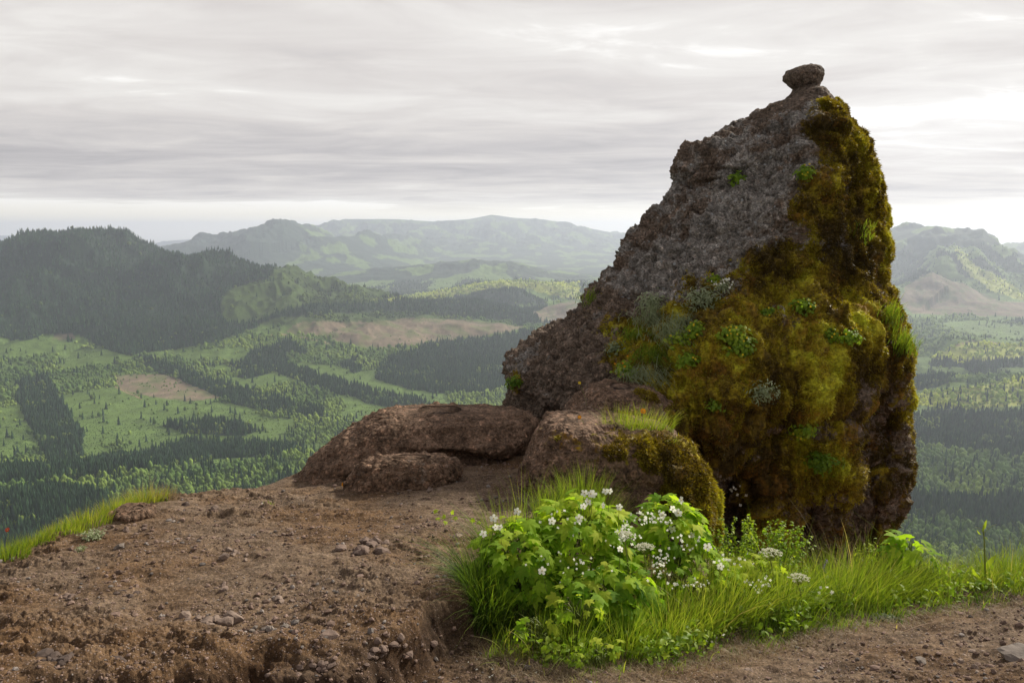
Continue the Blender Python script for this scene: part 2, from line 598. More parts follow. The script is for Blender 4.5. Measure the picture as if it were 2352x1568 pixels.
# ------------------------------------------------------------------ far country
FLOOR = -600.0
RIDGES = [
    # (falloff width, power, [(px, py, dist) ...])
    (900, 1.25, [(-400, 600, 4700), (-150, 588, 4700), (0, 560, 4700), (60, 545, 4800), (100, 533, 4800), (138, 542, 4800), (170, 531, 4700), (225, 528, 4600),
                 (262, 542, 4600), (290, 562, 4600), (315, 577, 4600), (350, 592, 4600), (400, 598, 4600), (480, 582, 4500), (555, 602, 4450), (575, 620, 4430)]),
    (800, 1.1, [(555, 622, 4450), (640, 648, 4400), (700, 668, 4400), (780, 686, 4450), (900, 698, 4600)]),
    (600, 1.3, [(860, 705, 4700), (1000, 692, 4800), (1100, 696, 4800), (1200, 718, 4800), (1310, 745, 4800), (1450, 760, 4900)]),
    (430, 1.3, [(225, 528, 4600), (250, 610, 4250), (270, 700, 3950), (285, 770, 3800)]),
    (360, 1.3, [(100, 533, 4800), (60, 620, 4350), (30, 720, 4000)]),
    (380, 1.3, [(480, 582, 4500), (440, 650, 4250), (400, 720, 4000), (390, 760, 3900)]),
    (2200, 1.2, [(330, 600, 12500), (370, 580, 12500), (450, 562, 12500), (500, 546, 12500), (560, 540, 12500), (610, 520, 12500), (655, 505, 12500), (690, 516, 12500), (715, 533, 12500),
                 (745, 552, 12500), (785, 541, 12400), (810, 552, 12300), (840, 575, 12200), (940, 608, 12000), (1050, 620, 12000)]),
    (3200, 1.2, [(640, 560, 19500), (720, 528, 19500), (790, 503, 19500), (900, 503, 19500), (1000, 509, 19500), (1080, 503, 19500), (1130, 493, 19500), (1180, 500, 19500), (1250, 504, 19500),
                 (1330, 520, 19500), (1400, 533, 19500), (1460, 538, 19500), (1600, 548, 19500), (1900, 556, 19500), (2100, 560, 19500)]),
    (1300, 1.2, [(850, 570, 15500), (890, 543, 15500), (940, 545, 15500), (1000, 562, 15500), (1050, 585, 15500)]),
    (900, 1.2, [(930, 612, 9500), (1080, 596, 9500), (1180, 602, 9500), (1260, 622, 9500), (1400, 635, 9500)]),
    (600, 1.3, [(840, 692, 6300), (950, 682, 6300), (1050, 664, 6300), (1120, 650, 6300), (1200, 645, 6300), (1290, 652, 6300), (1400, 660, 6300)]),
    (420, 1.3, [(1050, 688, 5700), (1120, 668, 5700), (1190, 668, 5700), (1240, 690, 5700)]),
    (420, 1.3, [(1225, 712, 5200), (1290, 695, 5200), (1360, 690, 5200), (1450, 700, 5200)]),
    (3200, 1.2, [(250, 572, 27000), (330, 566, 27000), (400, 556, 27000), (480, 549, 27000), (560, 541, 27000), (640, 533, 27000)]),
    (3200, 1.2, [(-300, 545, 28000), (-100, 536, 28000), (0, 532, 28000), (60, 539, 28000), (120, 560, 28000)]),
    (1800, 1.15, [(1900, 600, 8500), (2000, 572, 8500), (2050, 546, 8500), (2100, 529, 8500), (2128, 519, 8500), (2160, 519, 8500), (2180, 538, 8500), (2230, 553, 8500),
                  (2262, 572, 8400), (2300, 590, 8400), (2352, 612, 8400), (2500, 640, 8400)]),
    (1800, 1.15, [(2200, 570, 12500), (2260, 566, 12500), (2300, 563, 12500), (2352, 568, 12500), (2420, 556, 12500), (2600, 560, 12500)]),
    (430, 1.25, [(2180, 538, 8500), (2200, 590, 6500), (2250, 640, 6100), (2330, 690, 5700)]),
    (430, 1.25, [(2060, 660, 5900), (2140, 624, 5900), (2190, 648, 5800), (2240, 690, 5600)]),
    (330, 1.3, [(-250, 1150, 1500), (0, 1128, 1500), (300, 1112, 1560), (600, 1090, 1650), (900, 1060, 1750), (1200, 1040, 1800)]),
    (380, 1.3, [(0, 790, 3600), (80, 775, 3600), (160, 770, 3550), (240, 800, 3450), (330, 850, 3200)]),
    (380, 1.3, [(560, 770, 3900), (700, 745, 3950), (850, 740, 4000), (1000, 735, 4100), (1100, 745, 4100)]),
    (260, 1.3, [(2080, 910, 2700), (2200, 880, 2750), (2352, 870, 2800), (2500, 880, 2800)]),
    (250, 1.3, [(2120, 800, 3700), (2180, 778, 3700), (2260, 775, 3700), (2400, 790, 3700)]),
    (220, 1.3, [(2080, 1080, 1900), (2200, 1060, 1900), (2352, 1080, 1900), (2500, 1090, 1900)]),
]
RIDGES = [(w_, p_, np.array([W(*q) for q in pts])) for w_, p_, pts in RIDGES]


def seg_ridge(x, y, pts):
    best = np.full(len(x), 1e12, np.float32)
    hz = np.zeros(len(x), np.float32)
    for k in range(len(pts) - 1):
        a, b = pts[k], pts[k + 1]
        d = b[:2] - a[:2]
        L2 = float(d @ d)
        t = np.clip(((x - a[0]) * d[0] + (y - a[1]) * d[1]) / L2, 0, 1)
        dd = (x - a[0] - t * d[0]) ** 2 + (y - a[1] - t * d[1]) ** 2
        m = dd < best
        best = np.where(m, dd, best)
        hz = np.where(m, a[2] + t * (b[2] - a[2]), hz)
    return np.sqrt(best), hz


def terrain_h(x, y):
    r = np.sqrt(x * x + y * y)
    wx = x + 90 * fbm2(x / 700, y / 700, 3, 41)
    wy = y + 90 * fbm2(x / 700, y / 700, 3, 47)
    gull = fbm2(x / 420, y / 420, 4, 21, 0.55, ridged=True)
    gull2 = 0.6 * gull + 1.1 * fbm2(x / 1500, y / 1500, 4, 29, 0.55, ridged=True)
    h = FLOOR + 44 * fbm2(x / 900, y / 900, 4, 3) + 26 * fbm2(x / 300, y / 300, 3, 9, 0.5, ridged=True)
    acc = np.zeros(len(x), np.float32)
    for wd, pw, pts in RIDGES:
        d, hz = seg_ridge(wx, wy, pts) if wd > 350 else seg_ridge(x, y, pts)
        # crest keeps its line: no warp close to it
        if wd > 350:
            d0, hz0 = seg_ridge(x, y, pts)
            k = sstep(0, 0.5, d0 / wd)
            d = d0 * (1 - k) + d * k
            hz = hz0 * (1 - k) + hz * k
        e = np.exp(-(d / wd) ** pw)
        hh = (hz - FLOOR) * e
        hh = hh + np.clip(hh, 0, 400) * 0.40 * (gull if wd < 950 else gull2) * sstep(0.04, 0.35, d / wd) * np.clip(e * 3, 0, 1)
        acc = np.maximum(acc, hh) + 0.12 * np.minimum(acc, hh) * 0
    h = np.maximum(h, FLOOR + acc) + np.where(acc > 0, 0, 0)
    # our own mountain's flank falls away below the summit
    own = -0.60 * r - 8 + 12 * fbm2(x / 120, y / 120, 3, 77)
    k = sstep(700, 1250, r)
    h = own * (1 - k) + h * k
    far = sstep(16000, 26000, r)
    return h * (1 - far * 0.0)


POLY_DARK = [
    [(-400, 500), (700, 500), (620, 640), (540, 660), (500, 700), (520, 740), (600, 745), (500, 785), (400, 803), (300, 815), (235, 800), (180, 772), (100, 765), (60, 783), (0, 775), (-400, 790)],
    [(560, 748), (640, 730), (720, 722), (900, 716), (1050, 728), (1210, 742), (1300, 745), (1480, 760), (1480, 700), (1200, 705), (1050, 690), (950, 690), (830, 695), (700, 705), (620, 720)],
    [(865, 850), (900, 820), (960, 802), (1010, 786), (1100, 776), (1290, 752), (1400, 760), (1400, 860), (1180, 858), (1165, 885), (1090, 905), (1000, 902), (930, 892), (870, 872)],
    [(330, 820), (350, 822), (420, 850), (520, 880), (620, 912), (740, 940), (740, 962), (600, 945), (480, 905), (400, 875), (335, 842)],
    [(588, 805), (615, 812), (650, 835), (740, 865), (850, 895), (1000, 930), (1060, 960), (980, 955), (850, 925), (700, 880), (620, 850), (590, 830)],
    [(30, 880), (110, 868), (150, 930), (190, 1000), (190, 1060), (120, 1085), (60, 960), (40, 920)],
    [(-200, 1075), (120, 1078), (300, 1046), (450, 1012), (600, 1022), (700, 1035), (640, 1048), (500, 1052), (400, 1070), (150, 1108), (-200, 1125)],
    [(380, 975), (480, 965), (600, 985), (560, 1000), (420, 995)],
    [(-300, 1150), (0, 1138), (120, 1124), (230, 1134), (260, 1155), (180, 1250), (-300, 1350)],
    [(2070, 955), (2352, 945), (2500, 945), (2500, 1040), (2352, 1050), (2200, 1035), (2070, 1015)],
    [(2060, 1130), (2200, 1150), (2352, 1140), (2500, 1140), (2500, 1200), (2300, 1215), (2150, 1190), (2060, 1180)],
    [(2070, 870), (2150, 862), (2200, 873), (2150, 890), (2070, 900)],
    [(2200, 830), (2352, 825), (2352, 842), (2230, 850)],
    [(1050, 690), (1120, 665), (1200, 668), (1250, 695), (1200, 702), (1100, 698)],
]
POLY_CUT = [
    [(650, 762), (700, 737), (850, 740), (950, 730), (1100, 737), (1210, 752), (1150, 765), (1010, 785), (900, 800), (830, 797), (740, 772)],
    [(268, 862), (380, 858), (430, 878), (512, 912), (420, 922), (330, 908), (278, 895)],
    [(1225, 715), (1280, 697), (1350, 690), (1440, 700), (1420, 745), (1320, 745), (1240, 737)],
    [(2050, 690), (2090, 650), (2140, 624), (2200, 648), (2290, 690), (2400, 700), (2400, 728), (2100, 722)],
    [(120, 768), (165, 768), (175, 780), (125, 780)],
    [(-200, 0), (-199, 0), (-199, 1)],
]
POLY_SUNPATCH = [  # sunlit valley patches, painted as lighter yellow-green ground and crown colour
    [(850, 690), (950, 678), (1050, 660), (1120, 647), (1200, 643), (1330, 650), (1340, 690), (1280, 680), (1200, 662), (1130, 662), (1050, 680), (950, 690)],
    [(2070, 930), (2120, 900), (2352, 872), (2500, 870), (2500, 925), (2352, 930), (2200, 940)],
    [(2140, 820), (2200, 785), (2352, 790), (2500, 790), (2500, 822), (2352, 818), (2220, 840)],
    [(2190, 560), (2230, 600), (2352, 670), (2352, 690), (2280, 670), (2210, 620)],
]
ROADS = [[(262, 858), (270, 870), (265, 888), (290, 900), (325, 915)], [(590, 775), (640, 768), (700, 775), (760, 790)], [(2180, 800), (2230, 782), (2300, 790)]]


def landcover(x, y, z):
    """0 young green, 1 dark conifers, 2 clear-cut, 3 painted sun patch; 4 track"""
    px, py = proj(x, y, z)
    px = px + 16 * fbm2(x / 150, y / 150, 3, 61)
    py = py + 5 * fbm2(x / 110, y / 110, 3, 66)
    c = np.zeros(len(x), np.int8)
    for p in POLY_SUNPATCH:
        c[in_poly(px, py, p)] = 3
    for p in POLY_DARK:
        c[in_poly(px, py, p)] = 1
    for p in POLY_CUT:
        c[in_poly(px, py, p)] = 2
    r = np.sqrt(x * x + y * y)
    n = fbm2(x / 420, y / 600, 4, 88)
    c[(c == 0) & (n > 0.36)] = 1
    c[(py < 690) & (r > 5000) & (c == 0) & (n > 0.02)] = 1
    c[(r > 8800) & (n > -0.12)] = 1
    return c


def build_terrain():
    na, nr = 1500, 860
    t = np.linspace(-1, 1, na)
    az = np.radians(36) * t + np.radians(36) * np.sign(t) * np.clip(np.abs(t) - 0.92, 0, 1) / 0.08
    rr = np.concatenate([np.geomspace(14, 1200, 80), np.geomspace(1215, 20000, 700), np.geomspace(20300, 32000, 60)])
    A, R = np.meshgrid(az, rr)
    x = (R * np.sin(A)).ravel().astype(np.float32)
    y = (R * np.cos(A)).ravel().astype(np.float32)
    h = terrain_h(x, y)
    V = np.stack([x, y, h], 1)
    cls = landcover(x, y, h)
    r = np.sqrt(x * x + y * y)
    n = fbm2(x / 60, y / 60, 3, 5)
    n2 = fbm2(x / 500, y / 500, 3, 6)
    C = np.empty((len(x), 3), np.float32)
    base = {0: (0.090, 0.142, 0.034), 1: (0.020, 0.036, 0.020), 2: (0.15, 0.115, 0.078), 3: (0.26, 0.29, 0.06)}  # last entry has sunlight painted into the ground colour
    for k, b in base.items():
        C[cls == k] = b
    C *= (1 + 0.35 * n + 0.25 * n2)[:, None]
    cut = cls == 2
    g = sstep(-0.1, 0.3, fbm2(x / 90, y / 90, 4, 15))[:, None]
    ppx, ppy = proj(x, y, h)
    dark_stand = (cls == 0) & (ppx < 1050) & (ppy < 745) & (r > 3700) & (r < 5400)
    C[dark_stand] *= 0.55      # darker plantation on the long ridge
    streak = 1 + 0.35 * fbm2(x / 14, y / 70, 3, 19)[:, None]
    C = np.where(cut[:, None], C * streak, C)
    C[cut] = (C * (1 - 0.55 * g) + np.array([0.08, 0.12, 0.03]) * 0.55 * g)[cut]
    px, py = proj(x, y, h)
    for rd in ROADS:
        dmin = np.full(len(x), 1e9)
        for k in range(len(rd) - 1):
            a, b = np.array(rd[k], float), np.array(rd[k + 1], float)
            d = b - a
            tt = np.clip(((px - a[0]) * d[0] + (py - a[1]) * d[1]) / (d @ d), 0, 1)
            dmin = np.minimum(dmin, np.hypot(px - a[0] - tt * d[0], py - a[1] - tt * d[1]))
        C[dmin < 1.8] = (0.22, 0.165, 0.10)
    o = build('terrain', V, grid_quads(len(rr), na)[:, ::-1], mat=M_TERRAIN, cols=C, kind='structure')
    o['label'] = 'wide wooded valley floor with rolling hills and hazy mountains behind'
    return o


build_terrain()


def conifer_tmpl(tiers=3, sides=6, rng=None):
    vs, fs = [], []
    for t in range(tiers):
        z0 = 0.08 + 0.27 * t
        z1 = min(1.0, z0 + 0.50)
        rad = 0.5 * (1 - 0.27 * t)
        b = len(vs)
        vs.append((0, 0, z1))
        for s in range(sides):
            a = 2 * math.pi * (s + 0.5 * t) / sides
            q = rad * (1.0 if s % 2 else 0.66)
            vs.append((q * math.cos(a), q * math.sin(a), z0 + (0.05 if s % 2 == 0 else -0.02)))
        for s in range(sides):
            fs.append((b, b + 1 + s, b + 1 + (s + 1) % sides))
    return np.array(vs), np.array(fs)


def blob_tmpl(seed):
    rng = np.random.default_rng(seed)
    v, f = ICO1
    p = v * rng.uniform(0.75, 1.2, (len(v), 1)) * np.array([0.5, 0.5, 0.5]) + np.array([0, 0, 0.42])
    keep = v[f].mean(1)[:, 2] > -0.6
    return p, f[keep]


def merged(name, tmpl, pos, scl, wid, C, mat, **tags):
    v, f = tmpl
    n, k = len(pos), len(v)
    a = RNG.uniform(0, 6.28, n)
    ca, sa = np.cos(a)[:, None], np.sin(a)[:, None]
    X = (v[None, :, 0] * ca - v[None, :, 1] * sa) * wid[:, None] + pos[:, 0:1]
    Y = (v[None, :, 0] * sa + v[None, :, 1] * ca) * wid[:, None] + pos[:, 1:2]
    Z = v[None, :, 2] * scl[:, None] + pos[:, 2:3]
    V = np.stack([X, Y, Z], -1).reshape(-1, 3)
    FF = (f[None] + (np.arange(n) * k)[:, None, None]).reshape(-1, 3)
    CC = np.repeat(C, k, 0)
    return V, FF, CC


ORD = ['first', 'second', 'third', 'fourth', 'fifth', 'sixth', 'seventh', 'eighth', 'ninth', 'tenth', 'eleventh', 'twelfth', 'thirteenth', 'fourteenth', 'fifteenth', 'sixteenth',
       'seventeenth', 'eighteenth', 'nineteenth', 'twentieth', 'twenty first', 'twenty second', 'twenty third', 'twenty fourth']


def build_forests():
    n = 370000
    r = np.exp(RNG.uniform(math.log(1150), math.log(8500), n))
    az = RNG.uniform(-math.radians(37.5), math.radians(37.5), n)
    x = (r * np.sin(az)).astype(np.float32)
    y = (r * np.cos(az)).astype(np.float32)
    h = terrain_h(x, y)
    c = landcover(x, y, h)
    px, py = proj(x, y, h)
    vis = (py > 480) & (py < 1420) & (px > -260) & (px < 2640)
    small = RNG.random(n)
    far = 1 + r / 14000
    pos = np.stack([x, y, h - 1], 1)
    # tall dark conifers
    mixn = fbm2(x / 130, y / 130, 3, 131)
    smoothp = (fbm2(x / 520, y / 520, 3, 140) > -0.03) & (r > 1900)
    m = vis & (((c == 1) & (small < np.where((r < 3300) & (mixn > 0.12), 0.28, 0.72))) | ((c == 0) & (small < np.where(smoothp, 0.010, 0.04))) | ((c == 3) & (small < 0.04)))
    hh = RNG.uniform(15, 31, m.sum()) * (0.92 + 0.08 * far[m])
    edge = fbm2(x[m] / 300, y[m] / 300, 2, 33)
    hh *= 1 + 0.25 * edge
    wd = hh * RNG.uniform(0.30, 0.42, m.sum()) * far[m]
    g = RNG.uniform(0.65, 1.35, (m.sum(), 1))
    C = np.array([0.020, 0.046, 0.022]) * g + np.array([0.018, 0.030, 0.002]) * RNG.random((m.sum(), 1)) ** 3
    V, FF, CC = merged('f', conifer_tmpl(), pos[m], hh, wd, C, None)
    build('conifer_forest', V, tris=FF, mat=M_TREES, smooth=False, cols=CC, label='dark conifer forest covering the hills and valley', cat='forest', kind='stuff')
    # young conifers, plantations
    m = vis & (((c == 0) & (small > 0.04) & (small < np.where(smoothp, 0.9, 0.5))) | ((c == 2) & (small < 0.10)))
    hh = RNG.uniform(3, 8, m.sum()) * far[m] * np.where(smoothp[m], 0.48, 1.0)
    wd = hh * RNG.uniform(0.7, 1.1, m.sum()) * 1.3
    tone = sstep(-0.25, 0.35, fbm2(x[m] / 350, y[m] / 350, 3, 101))[:, None]
    C = (np.array([0.058, 0.105, 0.028]) * (1 - tone) + np.array([0.125, 0.185, 0.038]) * tone) * RNG.uniform(0.7, 1.3, (m.sum(), 1))
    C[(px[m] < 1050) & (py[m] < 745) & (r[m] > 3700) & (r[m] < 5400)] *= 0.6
    V, FF, CC = merged('f', conifer_tmpl(2, 6), pos[m], hh, wd, C, None)
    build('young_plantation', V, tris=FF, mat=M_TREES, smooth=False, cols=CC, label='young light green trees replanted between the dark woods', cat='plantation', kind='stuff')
    # rounded broadleaf crowns
    m = vis & (((c == 0) & (small > 0.55) & ~(smoothp & (small < 0.985))) | ((c == 1) & (small > np.where((r < 3300) & (mixn > 0.12), 0.55, 0.975))) | ((c == 3) & (small > 0.55)))
    hh = np.clip(RNG.lognormal(2.1, 0.42, m.sum()), 3, 22) * far[m]
    wd = hh ** 0.7 * RNG.uniform(1.4, 2.6, m.sum()) * np.clip(0.42 + r[m] / 6500, 0.5, 1.15)
    tone = sstep(-0.25, 0.35, fbm2(x[m] / 250, y[m] / 250, 3, 111))[:, None]
    C = (np.array([0.070, 0.122, 0.028]) * (1 - tone) + np.array([0.165, 0.230, 0.042]) * tone) * RNG.uniform(0.75, 1.25, (m.sum(), 1))
    C[c[m] == 3] *= np.array([2.6, 2.1, 1.3])  # crowns brightened to paint the sun patches
    C[c[m] == 1] *= 0.72
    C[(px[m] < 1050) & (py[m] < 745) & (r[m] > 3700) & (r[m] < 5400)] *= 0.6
    V, FF, CC = merged('f', blob_tmpl(3), pos[m], hh, wd, C, None)
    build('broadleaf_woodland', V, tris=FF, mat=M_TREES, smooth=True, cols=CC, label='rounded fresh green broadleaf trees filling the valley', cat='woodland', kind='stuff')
    # single tall trees that stand clear of the bright young wood, right valley
    ct = conifer_tmpl(5, 8)
    me = None
    spots = [(2098, 905), (2122, 925), (2140, 948), (2165, 915), (2182, 938), (2205, 922), (2222, 950), (2240, 930), (2262, 912), (2290, 940), (2310, 925), (2335, 945),
             (2110, 985), (2150, 975), (2195, 990), (2235, 982), (2275, 992), (2320, 980), (2345, 900), (2180, 1100), (2300, 1120), (2240, 1170), (2125, 1210), (2330, 1215)]
    for i, (sx_, sy_) in enumerate(spots):
        # march the ray down to the ground
        rr = np.geomspace(1250, 5000, 400)
        P = np.array([W(sx_, sy_, q) for q in rr])
        th = terrain_h(P[:, 0].astype(np.float32), P[:, 1].astype(np.float32))
        k = np.argmax(P[:, 2] < th)
        if k == 0:
            continue
        loc = (P[k, 0], P[k, 1], th[k] - 1)
        H = RNG.uniform(26, 36)
        rank = sorted(range(len(spots)), key=lambda q: spots[q][0]).index(i)
        lab = 'tall dark conifer above the young wood, %s counted right from the pillar' % ORD[rank]
        if me is None:
            v, f = conifer_tmpl(6, 8)
            v = v * np.array([0.30, 0.30, 1.0])
            v[:, 2] = 0.12 + v[:, 2] * 0.62
            root = empty('conifer_tree', loc, lab, 'tree', 'tall conifers in the right valley')
            crown = build('crown', v, tris=f, mat=M_TREES, parent=root, smooth=False, cols=np.tile([0.022, 0.042, 0.022], (len(v), 1)))
            a = np.arange(6) * math.pi / 3
            tv = np.concatenate([np.stack([0.012 * np.cos(a), 0.012 * np.sin(a), 0 * a], 1), np.stack([0.006 * np.cos(a), 0.006 * np.sin(a), 0 * a + 0.6], 1)])
            tq = np.array([[q, (q + 1) % 6, 6 + (q + 1) % 6, 6 + q] for q in range(6)])
            trunk = build('trunk', tv, tq, mat=M_TWIG, parent=root)
            me = root
        else:
            root = me.copy()
            col.objects.link(root)
            for ch in (crown, trunk):
                c2 = ch.copy()
                col.objects.link(c2)
                c2.parent = root
            root.location = loc
            root['label'] = lab
        root.scale = (H, H, H)
        root.rotation_euler = (0, 0, float(RNG.uniform(0, 6)))


build_forests()

# ------------------------------------------------------------------ haze: the air between here and the mountains
hv = np.array([[sx_, sy_, sz_] for sx_ in (-33000, 33000) for sy_ in (-3000, 33000) for sz_ in (-760, 330)], float)
hf = [(0, 1, 3, 2), (4, 6, 7, 5), (0, 4, 5, 1), (2, 3, 7, 6), (0, 2, 6, 4), (1, 5, 7, 3)]
mh, nt, out = new_mat('pale haze')
pv = nt.node('ShaderNodeVolumePrincipled', {'Color': (0.76, 0.83, 1.0, 1), 'Density': 5.4e-5, 'Anisotropy': 0.35})
nt.l.new(pv.outputs[0], out.inputs['Volume'])
build('haze', hv, hf, mat=mh, smooth=False, kind='stuff', label='pale blue haze lying over the far valley', cat='haze')
# ------------------------------------------------------------------ near ground
def tps(pts):
    P = np.array([W(*q) for q in pts])
    n = len(P)
    d = np.linalg.norm(P[:, None, :2] - P[None, :, :2], axis=2)
    K = np.where(d > 0, d ** 2 * np.log(d + 1e-9), 0) + np.eye(n) * 0.02
    Q = np.concatenate([np.ones((n, 1)), P[:, :2]], 1)
    A = np.zeros((n + 3, n + 3))
    A[:n, :n] = K
    A[:n, n:] = Q
    A[n:, :n] = Q.T
    sol = np.linalg.solve(A, np.concatenate([P[:, 2], np.zeros(3)]))

    def f(x, y):
        out = sol[n] + sol[n + 1] * x + sol[n + 2] * y
        for k in range(n):
            r2 = (x - P[k, 0]) ** 2 + (y - P[k, 1]) ** 2 + 1e-9
            out = out + sol[k] * 0.5 * r2 * np.log(r2)
        return out
    return f


HILL = tps([(-300, 1568, 3.0), (0, 1568, 2.75), (0, 1450, 3.3), (0, 1350, 4.0), (0, 1285, 4.6), (-300, 1350, 4.0), (250, 1568, 2.8), (300, 1400, 3.7),
            (300, 1300, 4.3), (250, 1190, 5.5), (390, 1140, 6.3), (500, 1250, 4.8), (600, 1120, 7.2), (600, 1400, 3.7), (600, 1500, 3.15), (800, 1300, 4.3),
            (800, 1450, 3.4), (800, 1180, 5.8), (1000, 1300, 4.4), (1000, 1200, 5.3), (1000, 1100, 6.8), (1030, 1385, 3.75), (1150, 1050, 7.4),
            (1200, 1000, 8.2), (1150, 944, 9.8), (900, 985, 9.4), (1300, 950, 9.6), (1100, 1150, 6.0), (1450, 1000, 8.8), (0, 1900, 1.9), (600, 1900, 2.0), (1200, 1900, 2.0)])
TRAIL = tps([(0, 1640, 2.75), (300, 1640, 2.85), (600, 1600, 3.2), (1000, 1500, 3.7), (1000, 1568, 3.4), (1300, 1568, 3.3), (1300, 1530, 3.5), (1700, 1568, 3.25), (1700, 1470, 3.8), (2000, 1568, 3.2),
             (2100, 1405, 4.2), (2352, 1375, 4.35), (2352, 1568, 3.1), (2700, 1500, 3.3), (2352, 1335, 4.9), (2700, 1335, 4.9), (1900, 1430, 4.0), (1900, 1345, 4.9),
             (1600, 1400, 4.5), (1400, 1400, 4.5), (1250, 1300, 5.2), (1300, 1180, 6.4), (1200, 1120, 6.6), (1500, 1200, 6.6), (0, 1900, 2.3), (1200, 1900, 2.2), (2352, 1900, 2.1)])
_pe = np.array([-700, -400, 0, 100, 250, 390, 600, 800, 1000, 1150, 1300, 1450, 1560, 1620, 1700, 1900, 2100, 2352, 3000])
_ye = np.array([3.4, 3.8, 4.7, 5.2, 5.8, 6.5, 7.4, 8.6, 9.6, 10.2, 10.4, 9.0, 7.0, 6.0, 5.3, 5.2, 5.15, 5.1, 4.8])
_pb = np.array([-700, 0, 300, 450, 650, 850, 950, 1050, 1100, 1200, 1300, 1400, 1500, 1600, 3000])
_yb = np.array([2.0, 2.70, 2.86, 2.95, 3.08, 3.26, 3.45, 3.78, 4.0, 4.4, 4.9, 5.5, 6.3, 7.4, 12.0])


def ground_z(x, y, detail=True):
    x = np.asarray(x, float)
    y = np.asarray(y, float)
    zi = -0.42 * y
    px, _ = proj(x, y, zi)
    Yb = np.interp(px, _pb, _yb) + 0.30 * fbm2(x * 2.2, y * 2.2, 4, 301) * np.clip(y / 4, 0, 1)
    wd = np.interp(px, [0, 1050, 1200, 3000], [0.16, 0.14, 0.35, 1.2])
    k = sstep(-1, 1, (y - Yb) / wd)
    h = HILL(x, y) * k + TRAIL(x, y) * (1 - k)
    if detail:
        h = h + 0.030 * fbm2(x * 1.6, y * 2.0, 4, 311)
    e = y - (np.interp(px, _pe, _ye) + 0.18 * fbm2(x * 1.2, y * 0.3, 3, 305))
    ee = np.maximum(e + 0.35, 0)
    h = h - np.where(ee > 0, 0.55 * ee ** 2 / (1 + 0.28 * ee), 0)
    return h, k, e


def gz(x, y):
    h, _, _ = ground_z(np.array([x]), np.array([y]))
    return float(h[0])


def on_ground(px, py):
    """point where the sight line through (px, py) meets the near ground"""
    Y = np.geomspace(1.8, 12, 500)
    P = np.array([W(px, py, q) for q in Y])
    h, _, _ = ground_z(P[:, 0], P[:, 1])
    k = int(np.argmax(P[:, 2] < h))
    if k == 0:
        k = int(np.argmin(P[:, 2] - h))
    return np.array([P[k, 0], P[k, 1], h[k]])


def build_ground():
    nc, nr = 1700, 1050
    u = np.concatenate([np.linspace(-2.4, -0.80, 60)[:-1], np.linspace(-0.80, 0.80, nc), np.linspace(0.80, 2.4, 60)[1:]])
    yy = np.concatenate([np.linspace(-3, 1.15, 40)[:-1], np.geomspace(1.15, 11.5, nr), np.geomspace(11.6, 40, 40)])
    nc, nr = len(u), len(yy)
    U, Y = np.meshgrid(u, yy)
    X = U * np.maximum(Y, 0.6 + 0 * Y)
    x, y = X.ravel(), Y.ravel()
    h, k, e = ground_z(x, y)
    # broken relief: streaky washed ledges, clods and bedded pebbles
    edge = np.clip(1 - e * 2, 0, 1)
    led = fbm2(x * 2.0 + y * 0.5, y * 5.5, 5, 321, 0.55)
    h += 0.042 * led
    rg = fbm2(x * 3 + 5, y * 6.5, 5, 325, 0.6, ridged=True)
    patch = sstep(0.02, 0.35, fbm2(x * 0.9, y * 1.3, 3, 327))
    h += 0.050 * np.clip(rg - 0.12, 0, 1) * patch * (0.35 + 0.65 * k)
    h += 0.008 * fbm2(x * 14, y * 14, 4, 331, 0.6)
    vis = (np.abs(u) < 0.85)[None, :] & (yy > 1.1)[:, None] & (yy < 12)[:, None]
    vi = vis.ravel()
    q = np.stack([x[vi], y[vi], 0 * x[vi]], 1)
    for sc_, amp, th in ((9, 0.024, 0.72), (20, 0.012, 0.62), (44, 0.006, 0.40)):
        F1, F2, ID = voro(q * sc_, int(sc_), True)
        dome = np.clip((ID - th) / (1 - th), 0, 1) ** 0.5 * np.sqrt(np.clip(1 - (F1 / (0.25 + 0.3 * ID)) ** 2, 0, 1))
        h[vi] += amp * dome * (0.35 + 0.65 * patch[vi])
    # the little cut bank at the front crumbles
    slope = 4 * k * (1 - k)
    h += slope * 0.06 * fbm2(x * 7, y * 7, 4, 341, 0.6)
    V = np.stack([x, y, h], 1)
    damp = np.clip(slope * 1.0 + 0.0 * k, 0, 1) * 0.8 + 0.55 * sstep(0.2, 0.6, (1 - k)) * sstep(1250, 950, proj(x, y, h)[0])
    o = build('ground', V, grid_quads(nr, nc), mat=M_GROUND, attrs={'damp': np.clip(damp, 0, 1)}, kind='structure')
    o['label'] = 'bare brown gravelly summit ground with a trodden trail'
    return V


GV = build_ground()


# ------------------------------------------------------------------ lofted rocks from measured outlines
class Rock:
    pass


